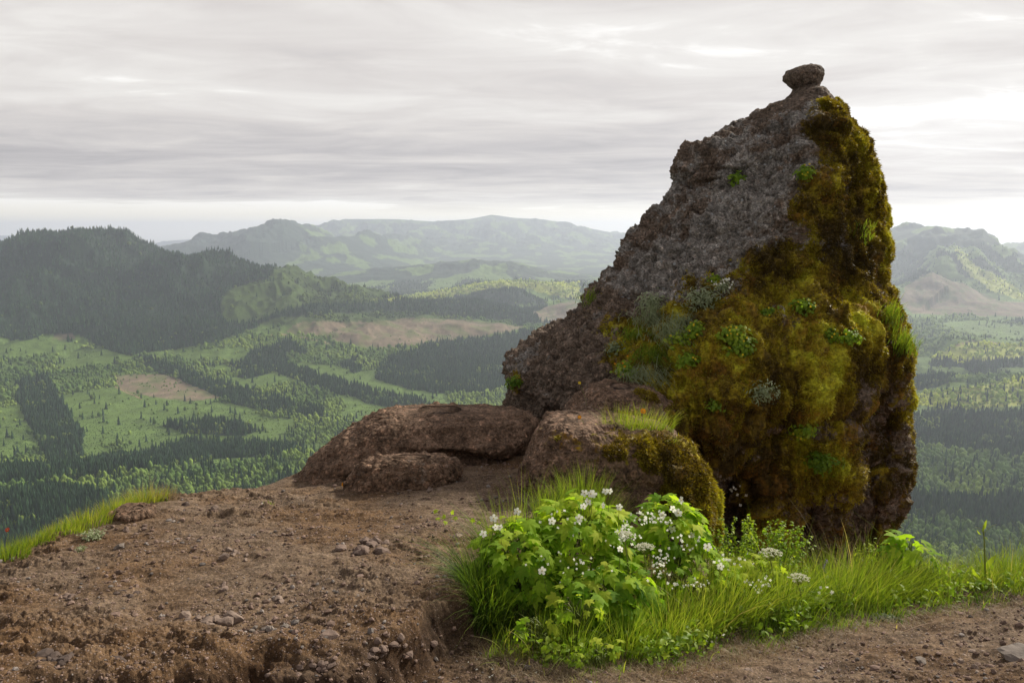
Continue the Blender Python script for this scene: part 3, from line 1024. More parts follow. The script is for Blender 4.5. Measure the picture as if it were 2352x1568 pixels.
def loft_rock(name, left, right, Yc, depth, rows, colsn, cobble=1.0, bulges=(), seed=0, mat=None, power=2.3, xoff=None, base_noise=1.0, mossf=None,
              lichf=None, huef=None, yshift=None, bk=1.0, **tags):
    """left/right: (py, px) outline on plane Yc. depth: (py, half depth). bulges: (px, py, rx, ry, angle, amp)"""
    left, right, depth = np.array(left, float), np.array(right, float), np.array(depth, float)
    y0, y1 = left[0, 0], left[-1, 0]
    py = np.concatenate([y0 + (y1 - y0) * 0.04 * np.linspace(0, 1, rows // 8, endpoint=False) ** 1.5, np.linspace(y0 + (y1 - y0) * 0.04, y1, rows - rows // 8)])
    XL = np.interp(py, left[:, 0], left[:, 1])
    XR = np.interp(py, right[:, 0], right[:, 1])
    D = np.interp(py, depth[:, 0], depth[:, 1])
    YC = Yc + (np.interp(py, *np.array(yshift, float).T) if yshift is not None else 0)
    # angle samples: two thirds on the camera side
    t = np.linspace(0, 1, colsn, endpoint=False)
    a = np.where(t < 0.72, np.pi + np.pi * t / 0.72, np.pi * (t - 0.72) / 0.28)      # pi..2pi = front
    ca, sa = np.cos(a), np.sin(a)
    cx = np.sign(ca) * np.abs(ca) ** (2 / power)
    cy = np.sign(sa) * np.abs(sa) ** (2 / power)
    C = np.array([W(1176, p, Yc) for p in py])
    sx_ = np.array([(W(1177, p, Yc)[0]) for p in py])        # metres per pixel
    Zr = C[:, 2]
    xl, xr = (XL - 1176) * sx_, (XR - 1176) * sx_
    xc, hw = (xl + xr) / 2, (xr - xl) / 2
    X = xc[:, None] + hw[:, None] * cx[None]
    Y = YC[:, None] if np.ndim(YC) else np.full((len(py), 1), YC)
    Y = Y + D[:, None] * cy[None]
    Z = np.repeat(Zr[:, None], colsn, 1)
    front = np.clip(-cy, 0, 1)[None] * np.ones_like(X)
    PX = 1176 + X / sx_[:, None]
    PY = np.repeat(py[:, None], colsn, 1)
    # sculpted bulges and hollows on the camera side (rock coordinates on the outline plane)
    for (bx, by, rx, ry, ang, amp) in bulges:
        c_, s_ = math.cos(math.radians(ang)), math.sin(math.radians(ang))
        dx, dy = PX - bx, PY - by
        uu, vv = (dx * c_ + dy * s_) / rx, (-dx * s_ + dy * c_) / ry
        rr2 = uu * uu + vv * vv
        Y = Y - amp * bk * np.exp(-(rr2 if amp > -0.3 else rr2 ** 2.5)) * front ** 0.9
    # near faces loom wider than the middle plane: fit each row back to the measured width
    Yb = Y * np.ones_like(X)
    for _ in range(4):
        den = Yb * CT - Z * ST
        pr = 1176 + F * X / den
        hi, lo = pr.max(1), pr.min(1)
        mpp = sx_ * 0.9
        xr = xr + (XR - hi) * mpp
        xl = xl + (XL - lo) * mpp
        xc, hw = (xl + xr) / 2, np.maximum((xr - xl) / 2, 0.02)
        X = xc[:, None] + hw[:, None] * cx[None]
    V = np.stack([X, Yb, Z], -1).reshape(-1, 3)
    N = grid_normals(V, rows, colsn, True)
    cen = np.stack([xc, np.broadcast_to(YC, xc.shape), Zr], 1)
    outw = V - np.repeat(cen, colsn, 0)
    if np.mean(np.sum(N * outw, 1)) < 0:
        N = -N
    pxf, pyf, fr = PX.ravel(), PY.ravel(), front.ravel()
    moss = mossf(pxf, pyf, V, N) * (0.35 + 0.65 * np.clip(fr * 3, 0, 1)) if mossf else np.zeros(len(V))
    lich = lichf(pxf, pyf, V, N) if lichf else np.zeros(len(V))
    hue = huef(pxf, pyf, V, N) if huef else np.zeros(len(V))
    s = base_noise
    d = s * 0.16 * fbm3(V * 1.1, 3, seed + 1) + s * 0.09 * fbm3(V * np.array([2.4, 2.4, 3.4]), 5, seed + 7, 0.58, ridged=True)
    d += 0.034 * min(1, s * 1.5) * fbm3(V * np.array([7, 7, 5]), 5, seed + 13, 0.65)
    bare = np.clip(1 - moss * 1.1, 0, 1)
    wv = V + 0.05 * np.stack([perlin3(V * 6, 91), perlin3(V * 6, 92), perlin3(V * 6, 93)], 1)
    for scl, amp, th in ((5.5, 0.040, 0.72), (13.0, 0.034, 0.50), (30.0, 0.015, 0.30)):
        F1, F2, ID = voro(wv * scl, seed + int(scl))
        dome = np.clip((ID - th) / (1 - th), 0, 1) ** 0.6 * np.sqrt(np.clip(1 - (F1 / (0.30 + 0.35 * ID)) ** 2, 0, 1))
        d += cobble * amp * dome * (0.25 + 0.75 * bare)
        d -= cobble * amp * 0.25 * np.clip(1 - (F2 - F1) * 5, 0, 1) * bare
    if base_noise >= 0.8:
        F1, F2, ID = voro(wv * np.array([1.9, 1.9, 2.9]), seed + 3)
        d += (0.075 * (ID - 0.5) * sstep(0, 0.16, F2 - F1) - 0.05 * np.clip(1 - (F2 - F1) * 9, 0, 1)) * (0.3 + 0.7 * bare)
        F1, F2, ID = voro(wv * np.array([4.3, 4.3, 6.0]), seed + 4)
        d += (0.05 * (ID - 0.5) * sstep(0, 0.16, F2 - F1) - 0.025 * np.clip(1 - (F2 - F1) * 8, 0, 1)) * (0.2 + 0.8 * bare)
    # moss grows as soft hanging pads
    pad = fbm3(V * np.array([3.6, 3.6, 2.2]), 3, seed + 31)
    pad2 = fbm3(V * np.array([9, 9, 5.5]), 3, seed + 37)
    d += np.clip(moss, 0, 1) * (0.025 + 0.085 * np.clip(pad, -0.3, 1) + 0.06 * pad2)
    F1, F2, ID = voro((V + 0.04 * np.stack([perlin3(V * 5, 94), perlin3(V * 5, 95), perlin3(V * 5, 96)], 1)) * np.array([6.5, 6.5, 4.2]), seed + 61)
    d += np.clip(moss, 0, 1) * (0.055 * np.sqrt(np.clip(1 - (F1 / 0.75) ** 2, 0, 1)) - 0.03)
    hue = hue + 0.28 * (ID - 0.5)
    # vertical flutes on the overhanging faces
    fl = fbm3(V * np.array([4.5, 4.5, 0.8]), 4, seed + 53, 0.55, ridged=True)
    d += 0.15 * s * (fl - 0.2) * np.clip(fr, 0, 1) * np.maximum(sstep(0.3, -0.2, N[:, 2]), 0.75 * moss) * (base_noise >= 0.8)
    shelf = fbm3(V * np.array([1.3, 1.3, 3.6]) + 7, 4, seed + 57, 0.5, ridged=True)
    d += 0.10 * s * (shelf - 0.2) * np.clip(fr, 0, 1) * (base_noise >= 0.8)
    tip = sstep(0, 0.05, (pyf - y0) / (y1 - y0))
    V = V + N * (d * (0.25 + 0.75 * tip))[:, None]
    # close the top
    top = V[:colsn].mean(0) + np.array([0, 0, 0.01])
    V2 = np.concatenate([V, top[None]])
    qd = grid_quads(rows, colsn, True)
    tr = np.array([[rows * colsn, (c + 1) % colsn, c] for c in range(colsn)])
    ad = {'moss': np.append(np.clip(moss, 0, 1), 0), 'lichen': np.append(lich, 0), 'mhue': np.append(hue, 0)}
    o = build(name, V2, qd[:, ::-1], tr, mat=mat or M_ROCK, attrs=ad, **tags)
    R = Rock()
    R.o, R.V, R.moss, R.hue, R.fr = o, V, np.clip(moss, 0, 1), hue, fr
    R.N = grid_normals(V, rows, colsn, True)
    if np.mean(np.sum(R.N * outw, 1)) < 0:
        R.N = -R.N
    R.px, R.py = proj(V[:, 0], V[:, 1], V[:, 2])
    return R


def surf(R, px, py):
    d = (R.px - px) ** 2 + (R.py - py) ** 2
    k = np.where(d < max(30, d.min() * 2))[0]
    j = k[np.argmin(R.V[k, 1])]
    return R.V[j].copy(), R.N[j].copy()


def moss_fuzz(R, n, ln, parent, seed, wid=0.006, thr=0.45):
    """short shoots over the moss pads"""
    rng = np.random.default_rng(seed)
    wgt = np.where((R.moss > thr) & (R.fr > 0.02), R.moss * (0.15 + np.clip(-R.N[:, 1] + 0.6, 0, 1)), 0)
    nz = fbm3(R.V * 4, 3, 61)
    wgt = wgt * np.clip(nz * 2 + 0.6, 0.05, 1)
    idx = rng.choice(len(R.V), n, p=wgt / wgt.sum())
    b = R.V[idx] + rng.normal(0, 0.006, (n, 3))
    nn = R.N[idx] + rng.normal(0, 0.45, (n, 3)) + np.array([0, 0, -0.35])
    nn /= np.linalg.norm(nn, axis=1, keepdims=True)
    L = ln * rng.uniform(0.4, 1.3, n)[:, None]
    s = np.cross(nn, rng.normal(size=(n, 3)))
    s /= np.linalg.norm(s, axis=1, keepdims=True)
    V = np.stack([b - s * wid, b + s * wid, b + nn * L], 1).reshape(-1, 3)
    T = np.arange(n * 3).reshape(-1, 3)
    tint = np.repeat(np.clip(R.hue[idx] + rng.normal(0, 0.14, n) + nz[idx] * 0.4, 0, 1), 3)
    return build('moss', V, tris=T, mat=M_MOSS, parent=parent, smooth=False, attrs={'tint': tint}, kind='stuff')


# --- the great pillar
SPL = [(238, 1795), (246, 1760), (258, 1735), (270, 1722), (290, 1705), (312, 1672), (338, 1618), (356, 1572), (384, 1546), (425, 1552), (452, 1538), (480, 1500), (505, 1478), (530, 1470),
       (560, 1440), (600, 1420), (635, 1390), (660, 1365), (690, 1345), (715, 1330), (745, 1300), (765, 1260), (790, 1220), (812, 1192), (825, 1170), (850, 1163), (880, 1172),
       (900, 1168), (938, 1155), (1000, 1150), (1100, 1200), (1250, 1300), (1500, 1450)]
SPR = [(238, 1912), (246, 1925), (262, 1940), (290, 1965), (330, 1986), (370, 2005), (410, 2020), (450, 2027), (490, 2035), (530, 2042), (556, 2060), (580, 2064), (600, 2050),
       (650, 2043), (690, 2053), (720, 2060), (750, 2058), (790, 2078), (830, 2083), (900, 2085), (960, 2087), (1010, 2085), (1050, 2090), (1100, 2085), (1150, 2072), (1200, 2058),
       (1250, 2045), (1300, 2030), (1400, 2010), (1500, 2000)]
SPR = [(p, q - (12 if p > 270 else 4) - (14 if 270 < p < 640 else 0) - 26 * min(max((p - 950) / 250, 0), 1)) for p, q in SPR]
SPL = [(p, q + (5 if p > 300 else 2)) for p, q in SPL]
SPD = [(238, 0.42), (262, 0.62), (300, 0.8), (400, 1.0), (560, 1.35), (700, 1.75), (850, 1.95), (1000, 1.9), (1200, 1.7), (1500, 1.6)]


def blobs(px, py, lst):
    out = np.zeros(len(px))
    for (bx, by, rx, ry, ang, amp) in lst:
        c_, s_ = math.cos(math.radians(ang)), math.sin(math.radians(ang))
        dx, dy = px - bx, py - by
        uu, vv = (dx * c_ + dy * s_) / rx, (-dx * s_ + dy * c_) / ry
        out = np.maximum(out, amp * np.exp(-(uu * uu + vv * vv)))
    return out


SP_BULGE = [
    (1500, 800, 200, 90, -20, 0.75), (1700, 790, 260, 120, 10, 0.55), (1660, 560, 90, 260, 35, 0.25),      # ledge shoulders, main rib
    (1800, 420, 60, 190, 10, 0.22), (1865, 712, 40, 42, 0, 0.30), (1740, 790, 45, 110, -8, 0.22), (1800, 960, 62, 60, 0, 0.20), (1845, 1005, 30, 45, 0, 0.25),
    (1690, 1000, 70, 120, -30, 0.22), (1720, 1130, 40, 90, -25, 0.20), (1560, 880, 90, 70, -20, 0.45), (1900, 760, 120, 60, 15, 0.20), (1980, 790, 26, 95, -10, 0.14), (2050, 830, 26, 90, 0, 0.2),
    (2010, 470, 26, 110, -8, 0.20), (1960, 430, 28, 70, -30, 0.16), (1925, 340, 40, 60, -30, 0.14), (2035, 560, 26, 60, 0, 0.22),
    (1990, 1200, 26, 110, -22, 0.26), (2030, 1000, 22, 160, 4, 0.12), (1250, 880, 90, 60, -25, 0.35), (1300, 800, 60, 60, 0, 0.25),
    # hollows
    (1940, 950, 80, 105, 0, -0.80), (1915, 1130, 62, 130, 0, -0.70), (1790, 870, 120, 28, 5, -0.40), (1700, 900, 90, 28, 5, -0.25), (1610, 1070, 56, 120, 0, -0.60), (1790, 1150, 34, 90, -20, -0.45), (1500, 930, 70, 24, 10, -0.4),
    (1780, 1120, 40, 120, -10, -0.25), (1960, 600, 30, 120, -5, -0.18), (1880, 500, 40, 110, 0, -0.16), (1350, 905, 120, 26, -8, -0.30), (1215, 845, 20, 40, 10, -0.25),
    (1700, 640, 60, 40, 0, -0.15), (1860, 1240, 60, 100, 0, -0.25), (2060, 930, 18, 90, 0, -0.18), (1840, 640, 30, 60, 0, -0.12),
    (1430, 720, 60, 26, -20, -0.18), (1600, 730, 60, 30, 10, 0.15),
]
SP_MOSS = [
    (1790, 470, 90, 100, 0, 0.85), (1680, 610, 150, 60, -15, 1.0), (1840, 330, 70, 60, 0, 0.9), (1540, 700, 130, 50, -20, 0.8),
    (1880, 330, 90, 60, 30, 1.0), (1950, 420, 75, 130, -20, 1.1), (1990, 560, 50, 170, -6, 1.0), (1860, 400, 50, 60, 0, 0.75), (1740, 455, 40, 40, 0, 0.6), (1800, 520, 70, 60, 0, 0.7),
    (1700, 600, 130, 60, -12, 1.0), (1800, 640, 120, 90, 0, 0.95), (1560, 640, 80, 40, -25, 0.7), (1850, 720, 120, 80, 0, 1.1), (1740, 800, 140, 100, 0, 1.2), (1560, 830, 150, 90, 15, 1.2),
    (1470, 780, 90, 80, 0, 1.0), (1980, 760, 110, 80, 15, 1.1), (2050, 860, 40, 120, 0, 1.1), (1700, 960, 130, 90, 10, 1.0), (1790, 970, 80, 70, 0, 1.2), (1700, 1100, 60, 130, -25, 1.05),
    (1560, 920, 90, 60, 20, 1.0), (1990, 1210, 28, 120, -22, 0.95), (2060, 1040, 30, 160, 0, 0.75), (1960, 1000, 30, 160, 0, 0.5), (1850, 1080, 40, 90, -25, 0.6), (1600, 700, 120, 60, 0, 0.6),
    (1410, 790, 50, 60, 0, 0.75), (1200, 850, 14, 30, 10, 0.6), (1880, 1180, 30, 90, -20, 0.45), (2040, 580, 30, 60, 0, 0.9), (1380, 740, 50, 20, -20, 0.5), (1900, 560, 60, 130, 0, 0.65),
]
SP_BARE = [(1700, 890, 110, 22, 5, 0.6), (1790, 1150, 40, 90, -20, 0.8), (1830, 830, 120, 24, 5, 0.5), (1930, 930, 75, 90, 0, 0.45), (1910, 1120, 60, 120, 0, 0.4), (1600, 1080, 60, 130, 0, 0.7), (1640, 440, 120, 130, 30, 0.9), (1560, 560, 110, 90, 30, 0.8), (1330, 850, 90, 60, 0, 0.7)]
SP_BRIGHT = [(1865, 712, 45, 45, 0, 0.5), (1740, 790, 60, 110, -8, 0.32), (1790, 965, 110, 80, 0, 0.38), (1500, 800, 110, 60, 0, 0.25), (1980, 440, 50, 120, -20, 0.35), (2000, 540, 50, 100, 0, 0.40), (2050, 850, 60, 120, 0, 0.38),
             (1720, 1120, 40, 90, -25, 0.3), (1990, 1210, 28, 120, -22, 0.3), (1845, 1005, 40, 50, 0, 0.4), (2070, 800, 22, 60, 0, 0.3)]


def sp_moss(px, py, V, N):
    m = blobs(px, py, SP_MOSS)
    m = np.maximum(m, 0.62 * blobs(px, py, [(1900, 950, 300, 400, 0, 1.0)]))
    m = m - blobs(px, py, SP_BARE) * 0.85
    m = m + 0.34 * blobs(px, py, [(1750, 740, 270, 200, 0, 1.0), (1920, 500, 120, 330, 0, 1.0), (1850, 320, 70, 60, 0, 0.8)]) + 0.28 * fbm3(V * 7, 4, 75, 0.6) + 0.62 * fbm3(V * 1.9, 5, 71, 0.62) + 0.30 * fbm3(V * np.array([5, 5, 2.0]), 3, 73)
    return np.clip(m, 0, 1)


def sp_lich(px, py, V, N):
    d = V[:, 0] * 0.8 + V[:, 2] * 0.6
    e = -V[:, 0] * 0.6 + V[:, 2] * 0.8
    st = fbm3(np.stack([d * 1.0, V[:, 1], e * 3.2], 1), 4, 83, 0.6)
    return np.clip(1.3 * st + blobs(px, py, [(1640, 480, 120, 200, 35, 1.0), (1560, 600, 120, 120, 30, 1.0), (1480, 620, 90, 90, 30, 0.9), (1800, 300, 120, 60, 0, 0.6), (1820, 560, 60, 60, 0, 0.7),
                                  (1340, 850, 120, 60, 0, 0.35), (1640, 1150, 60, 120, 0, 0.35)]), 0, 1)


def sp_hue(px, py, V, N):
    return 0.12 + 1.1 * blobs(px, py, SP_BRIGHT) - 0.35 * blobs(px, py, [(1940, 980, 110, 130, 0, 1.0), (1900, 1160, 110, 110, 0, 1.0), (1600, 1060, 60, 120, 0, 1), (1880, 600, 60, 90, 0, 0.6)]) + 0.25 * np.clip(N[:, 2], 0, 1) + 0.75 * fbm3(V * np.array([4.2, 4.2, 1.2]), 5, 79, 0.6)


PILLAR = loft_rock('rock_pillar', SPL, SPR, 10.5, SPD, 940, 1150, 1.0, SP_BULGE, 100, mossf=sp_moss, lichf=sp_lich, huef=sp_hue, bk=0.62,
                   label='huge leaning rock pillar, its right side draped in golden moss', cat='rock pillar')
moss_fuzz(PILLAR, 230000, 0.030, PILLAR.o, 7)

NECK = loft_rock('rock_plinth', [(203, 1828), (210, 1822), (220, 1812), (235, 1795), (262, 1740), (300, 1700)], [(203, 1880), (210, 1898), (220, 1905), (235, 1914), (262, 1936), (300, 1950)],
                 10.35, [(203, 0.20), (215, 0.32), (235, 0.42), (262, 0.6), (300, 0.6)], 120, 200, 0.4, (), 140, base_noise=0.25,
                 label='squat dark plinth of rock between the pillar and the balanced boulder', cat='rock')
CAP = loft_rock('balanced_boulder', [(153, 1845), (158, 1826), (165, 1808), (175, 1799), (184, 1799), (193, 1809), (202, 1822), (210, 1832), (214, 1850)],
                [(153, 1872), (158, 1884), (165, 1889), (175, 1890), (184, 1889), (193, 1885), (202, 1881), (210, 1876), (214, 1860)],
                10.35, [(153, 0.10), (160, 0.18), (175, 0.25), (193, 0.22), (210, 0.12), (214, 0.05)], 160, 220, 0.35, (), 150, base_noise=0.18,
                label='small dark mushroom shaped boulder perched on the very top of the pillar', cat='boulder')


# --- lower rocks
def mossR(lst, k=0.5):
    def f(px, py, V, N):
        return np.clip(blobs(px, py, lst) + k * fbm3(V * 3, 4, 171, 0.6), 0, 1)
    return f


HUMP_A = loft_rock('rock_hump', [(888, 1400), (893, 1375), (902, 1352), (915, 1332), (940, 1308), (980, 1290), (1060, 1285)],
                   [(888, 1450), (893, 1475), (902, 1495), (915, 1517), (940, 1547), (970, 1562), (1060, 1570)], 7.9,
                   [(888, 0.2), (900, 0.42), (940, 0.62), (980, 0.7), (1060, 0.7)], 260, 420, 0.6, (), 180, M_DIRTROCK, base_noise=0.5,
                   mossf=mossR([(1430, 950, 70, 40, 0, 0.7), (1540, 960, 40, 60, 0, 0.9), (1480, 905, 60, 20, 0, 0.5)]), huef=lambda a, b, V, N: 0.2 + 0 * a,
                   lichf=lambda a, b, V, N: 0.2 + 0 * a,
                   label='rounded brown rock hump leaning against the pillar foot, behind the bright grass tuft', cat='rock')
HUMP_B = loft_rock('rock_hump', [(955, 1300), (963, 1272), (978, 1255), (1000, 1240), (1025, 1228), (1060, 1210), (1090, 1200), (1130, 1190), (1250, 1180), (1400, 1180)],
                   [(955, 1335), (963, 1385), (978, 1430), (990, 1480), (1000, 1530), (1015, 1555), (1050, 1582), (1090, 1612), (1130, 1632), (1180, 1637), (1250, 1632), (1400, 1630)], 6.5,
                   [(955, 0.15), (965, 0.35), (990, 0.55), (1050, 0.7), (1130, 0.75), (1400, 0.75)], 420, 600, 0.7,
                   [(1450, 1070, 60, 26, 10, -0.12), (1560, 1100, 30, 90, -20, 0.16), (1500, 1130, 40, 60, 0, -0.18)], 190, M_DIRTROCK, base_noise=0.6,
                   mossf=mossR([(1590, 1100, 36, 110, -22, 1.2), (1530, 1030, 50, 40, 20, 0.9), (1400, 1000, 80, 30, 10, 0.55), (1620, 1180, 26, 80, 0, 1.2), (1350, 1020, 60, 20, 0, 0.4), (1540, 1090, 60, 60, 0, 0.8), (1460, 1010, 120, 40, 12, 0.6), (1300, 985, 60, 20, 0, 0.4)]),
                   huef=lambda a, b, V, N: 0.25 + 0.25 * np.exp(-((a - 1610) / 30) ** 2), lichf=lambda a, b, V, N: 0.05 + 0 * a,
                   label='low brown rock hump above the white flowers, mossy down its right side', cat='rock')
moss_fuzz(HUMP_B, 42000, 0.028, HUMP_B.o, 9)
moss_fuzz(HUMP_A, 12000, 0.026, HUMP_A.o, 10)
OUT = loft_rock('rock_outcrop', [(941, 960), (946, 915), (955, 870), (968, 842), (985, 815), (1005, 770), (1035, 730), (1070, 690), (1110, 655), (1150, 615), (1200, 585), (1260, 580)],
                [(941, 1060), (946, 1150), (955, 1215), (968, 1230), (985, 1225), (1005, 1215), (1035, 1195), (1070, 1170), (1110, 1120), (1150, 1050), (1200, 1000), (1260, 1000)], 7.9,
                [(941, 0.2), (955, 0.5), (985, 0.75), (1035, 0.95), (1110, 1.0), (1260, 1.0)], 420, 700, 0.6,
                [(1080, 1010, 130, 14, 5, -0.22), (940, 1030, 150, 12, -8, -0.12), (850, 980, 70, 12, -15, 0.08), (1160, 1000, 50, 22, 0, 0.15)], 200, M_DIRTROCK, base_noise=0.36,
                lichf=lambda a, b, V, N: 0.05 + 0 * a, label='long low brown outcrop hiding the valley left of the pillar', cat='rock outcrop')
OUT2 = loft_rock('rock_outcrop', [(1050, 900), (1055, 860), (1063, 832), (1080, 812), (1110, 800), (1150, 790)], [(1050, 990), (1055, 1025), (1063, 1045), (1080, 1052), (1110, 1040), (1150, 1030)],
                 6.75, [(1050, 0.08), (1060, 0.18), (1080, 0.25), (1150, 0.3)], 160, 420, 0.7, (), 210, M_DIRTROCK, base_noise=0.3,
                 lichf=lambda a, b, V, N: 0.15 + 0 * a, label='small dark ledge of rock at the foot of the long outcrop', cat='rock outcrop')
OUT3 = loft_rock('rock_outcrop', [(1166, 300), (1170, 270), (1178, 258), (1190, 245), (1220, 235)], [(1166, 330), (1170, 350), (1178, 355), (1190, 350), (1220, 340)],
                 5.5, [(1166, 0.05), (1175, 0.13), (1220, 0.16)], 90, 220, 0.5, (), 220, M_DIRTROCK, base_noise=0.2,
                 label='dark broken lip of rock below the grassy left edge', cat='rock outcrop')
# ------------------------------------------------------------------ plants: builders
def norm(v):
    return v / (np.linalg.norm(v, axis=-1, keepdims=True) + 1e-9)


class MB:
    """collects pieces of ONE mesh"""
    def __init__(s):
        s.v, s.q, s.t, s.c, s.n = [], [], [], [], 0

    def add(s, v, q=None, t=None, tint=None):
        v = np.asarray(v, float).reshape(-1, 3)
        s.v.append(v)
        if q is not None and len(q):
            s.q.append(np.asarray(q) + s.n)
        if t is not None and len(t):
            s.t.append(np.asarray(t) + s.n)
        s.c.append(np.broadcast_to(np.asarray(0.5 if tint is None else tint, float).ravel(), (len(v),)) if np.size(tint) in (1,) or tint is None else np.asarray(tint, float).ravel())
        s.n += len(v)

    def build(s, name, mat, parent=None, smooth=True, org=None, **tags):
        V = np.concatenate(s.v)
        if org is not None:
            V = V - np.asarray(org)
        o = build(name, V, np.concatenate(s.q) if s.q else None, np.concatenate(s.t) if s.t else None, mat=mat, parent=parent, smooth=smooth,
                  attrs={'tint': np.clip(np.concatenate(s.c), 0, 1)}, **tags)
        if org is not None and parent is None:
            o.location = tuple(float(c) for c in org)
        return o


def blades(mb, base, h, lean, width, rng, seg=4, tint=0.4, tipt=0.3, droop=0.25, taper=0.8):
    n = len(base)
    h = np.broadcast_to(h, (n,)).astype(float)
    width = np.broadcast_to(width, (n,))
    tint = np.broadcast_to(tint, (n,))
    ln = np.linalg.norm(lean, axis=1)
    side = norm(np.stack([-lean[:, 1], lean[:, 0], 0 * ln], 1) + rng.normal(0, 0.25, (n, 3)) * np.array([1, 1, 0.2]) + 1e-4)
    mix = rng.random(n)[:, None]
    side = norm(side * (0.4 + mix) + norm(lean * np.array([1, 1, 0]) + 1e-4) * (1 - mix))
    tt = np.linspace(0, 1, seg + 1)
    rows, tints = [], []
    for k, t in enumerate(tt):
        c = base + np.stack([0 * h, 0 * h, h * (t - droop * ln * t ** 2.2)], 1) + lean * (h * t ** 1.7)[:, None]
        if k < seg:
            w_ = (width * (1 - t) ** taper if k else width * 0.8)[:, None]
            rows += [c - side * w_ / 2, c + side * w_ / 2]
            tints += [tint + tipt * t] * 2
        else:
            rows.append(c)
            tints.append(tint + tipt)
    V = np.stack(rows, 1)
    K = V.shape[1]
    T = np.stack(tints, 1)
    q = np.array([[2 * k, 2 * k + 1, 2 * k + 3, 2 * k + 2] for k in range(seg - 1)])
    t3 = np.array([[2 * seg - 2, 2 * seg - 1, 2 * seg]])
    off = (np.arange(n) * K)[:, None, None]
    mb.add(V.reshape(-1, 3), (q[None] + off).reshape(-1, 4), (t3[None] + off).reshape(-1, 3), T.ravel())


def place(mb, tmpl, org, ax, ay, az, scl, tint):
    v, q, t, tv = tmpl
    n, k = len(org), len(v)
    scl = np.broadcast_to(scl, (n,))[:, None, None]
    P = (v[None, :, 0:1] * ax[:, None] + v[None, :, 1:2] * ay[:, None] + v[None, :, 2:3] * az[:, None]) * scl + org[:, None]
    off = (np.arange(n) * k)[:, None, None]
    T = np.broadcast_to(tint, (n,))[:, None] + tv[None]
    mb.add(P.reshape(-1, 3), (q[None] + off).reshape(-1, 4) if q is not None else None, (t[None] + off).reshape(-1, 3) if t is not None else None, T.ravel())


def lobed_leaf(seed=0):
    """five-lobed palmate leaf, petiole at origin, tip along +y, unit length about 1"""
    n = 44
    a = np.linspace(-math.pi, math.pi, n, endpoint=False)        # 0 = tip
    r = np.zeros(n)
    for c0, L, wd in ((0, 1.0, 0.42), (0.95, 0.88, 0.40), (-0.95, 0.88, 0.40), (1.85, 0.70, 0.42), (-1.85, 0.70, 0.42)):
        d = np.abs((a - c0 + math.pi) % (2 * math.pi) - math.pi)
        r = np.maximum(r, L * np.clip(1 - (d / wd) * 0.42, 0.5, 1) * (d < wd * 1.4))
    r = np.maximum(r, 0.50)
    back = sstep(2.3, 3.1, np.abs(a))
    r = r * (1 - back) + 0.18 * back
    r *= 1 + 0.05 * np.where(np.arange(n) % 2 == 0, 1, -1)
    cy = 0.28
    vs = [(0, cy, 0.0)]
    tv = [0.06]
    for ring in (0.5, 1.0):
        for k in range(n):
            x, y = math.sin(a[k]) * r[k] * ring * 0.62, cy + math.cos(a[k]) * r[k] * ring * 0.72
            rr = math.hypot(x, y - cy)
            vein = abs(math.sin(a[k] * 3.3))
            z = -0.42 * rr ** 2 + 0.05 * vein * rr - 0.12 * abs(x) * 0
            vs.append((x, y, z))
            tv.append(0.04 - 0.06 * vein * ring)
    t = [(0, 1 + k, 1 + (k + 1) % n) for k in range(n)]
    q = [(1 + k, 1 + n + k, 1 + n + (k + 1) % n, 1 + (k + 1) % n) for k in range(n)]
    return np.array(vs), np.array(q), np.array(t), np.array(tv)


def oval_leaf(w_=0.3, fold=0.12, droop=0.2):
    v = np.array([(0, 0, 0), (-w_, 0.4, fold), (0, 0.45, 0), (w_, 0.4, fold), (-w_ * 0.75, 0.75, fold - droop * 0.4), (0, 0.78, -droop * 0.4), (w_ * 0.75, 0.75, fold - droop * 0.4), (0, 1, -droop)])
    q = np.array([(1, 2, 5, 4), (2, 3, 6, 5)])
    t = np.array([(0, 2, 1), (0, 3, 2), (4, 5, 7), (5, 6, 7)])
    return v, q, t, np.array([0, 0, .06, 0, 0, .06, 0, 0.03])


LOBED, OVAL, NARROW = lobed_leaf(), oval_leaf(), oval_leaf(0.13, 0.05, 0.25)


def tube(mb, pts, r0, r1, tint=0.5, sides=5):
    pts = np.asarray(pts, float)
    n = len(pts)
    d = norm(np.gradient(pts, axis=0))
    a = norm(np.cross(d, np.array([0.31, 0.77, 0.55])))
    b = np.cross(d, a)
    ang = np.arange(sides) * 2 * math.pi / sides
    r = np.linspace(r0, r1, n)[:, None, None]
    V = pts[:, None] + r * (a[:, None] * np.cos(ang)[None, :, None] + b[:, None] * np.sin(ang)[None, :, None])
    mb.add(V.reshape(-1, 3), grid_quads(n, sides, True), tint=np.full(n * sides, tint))


def arc(a, b, sag, k=6):
    t = np.linspace(0, 1, k)[:, None]
    return np.asarray(a) * (1 - t) + np.asarray(b) * t + np.asarray(sag) * (4 * t * (1 - t))


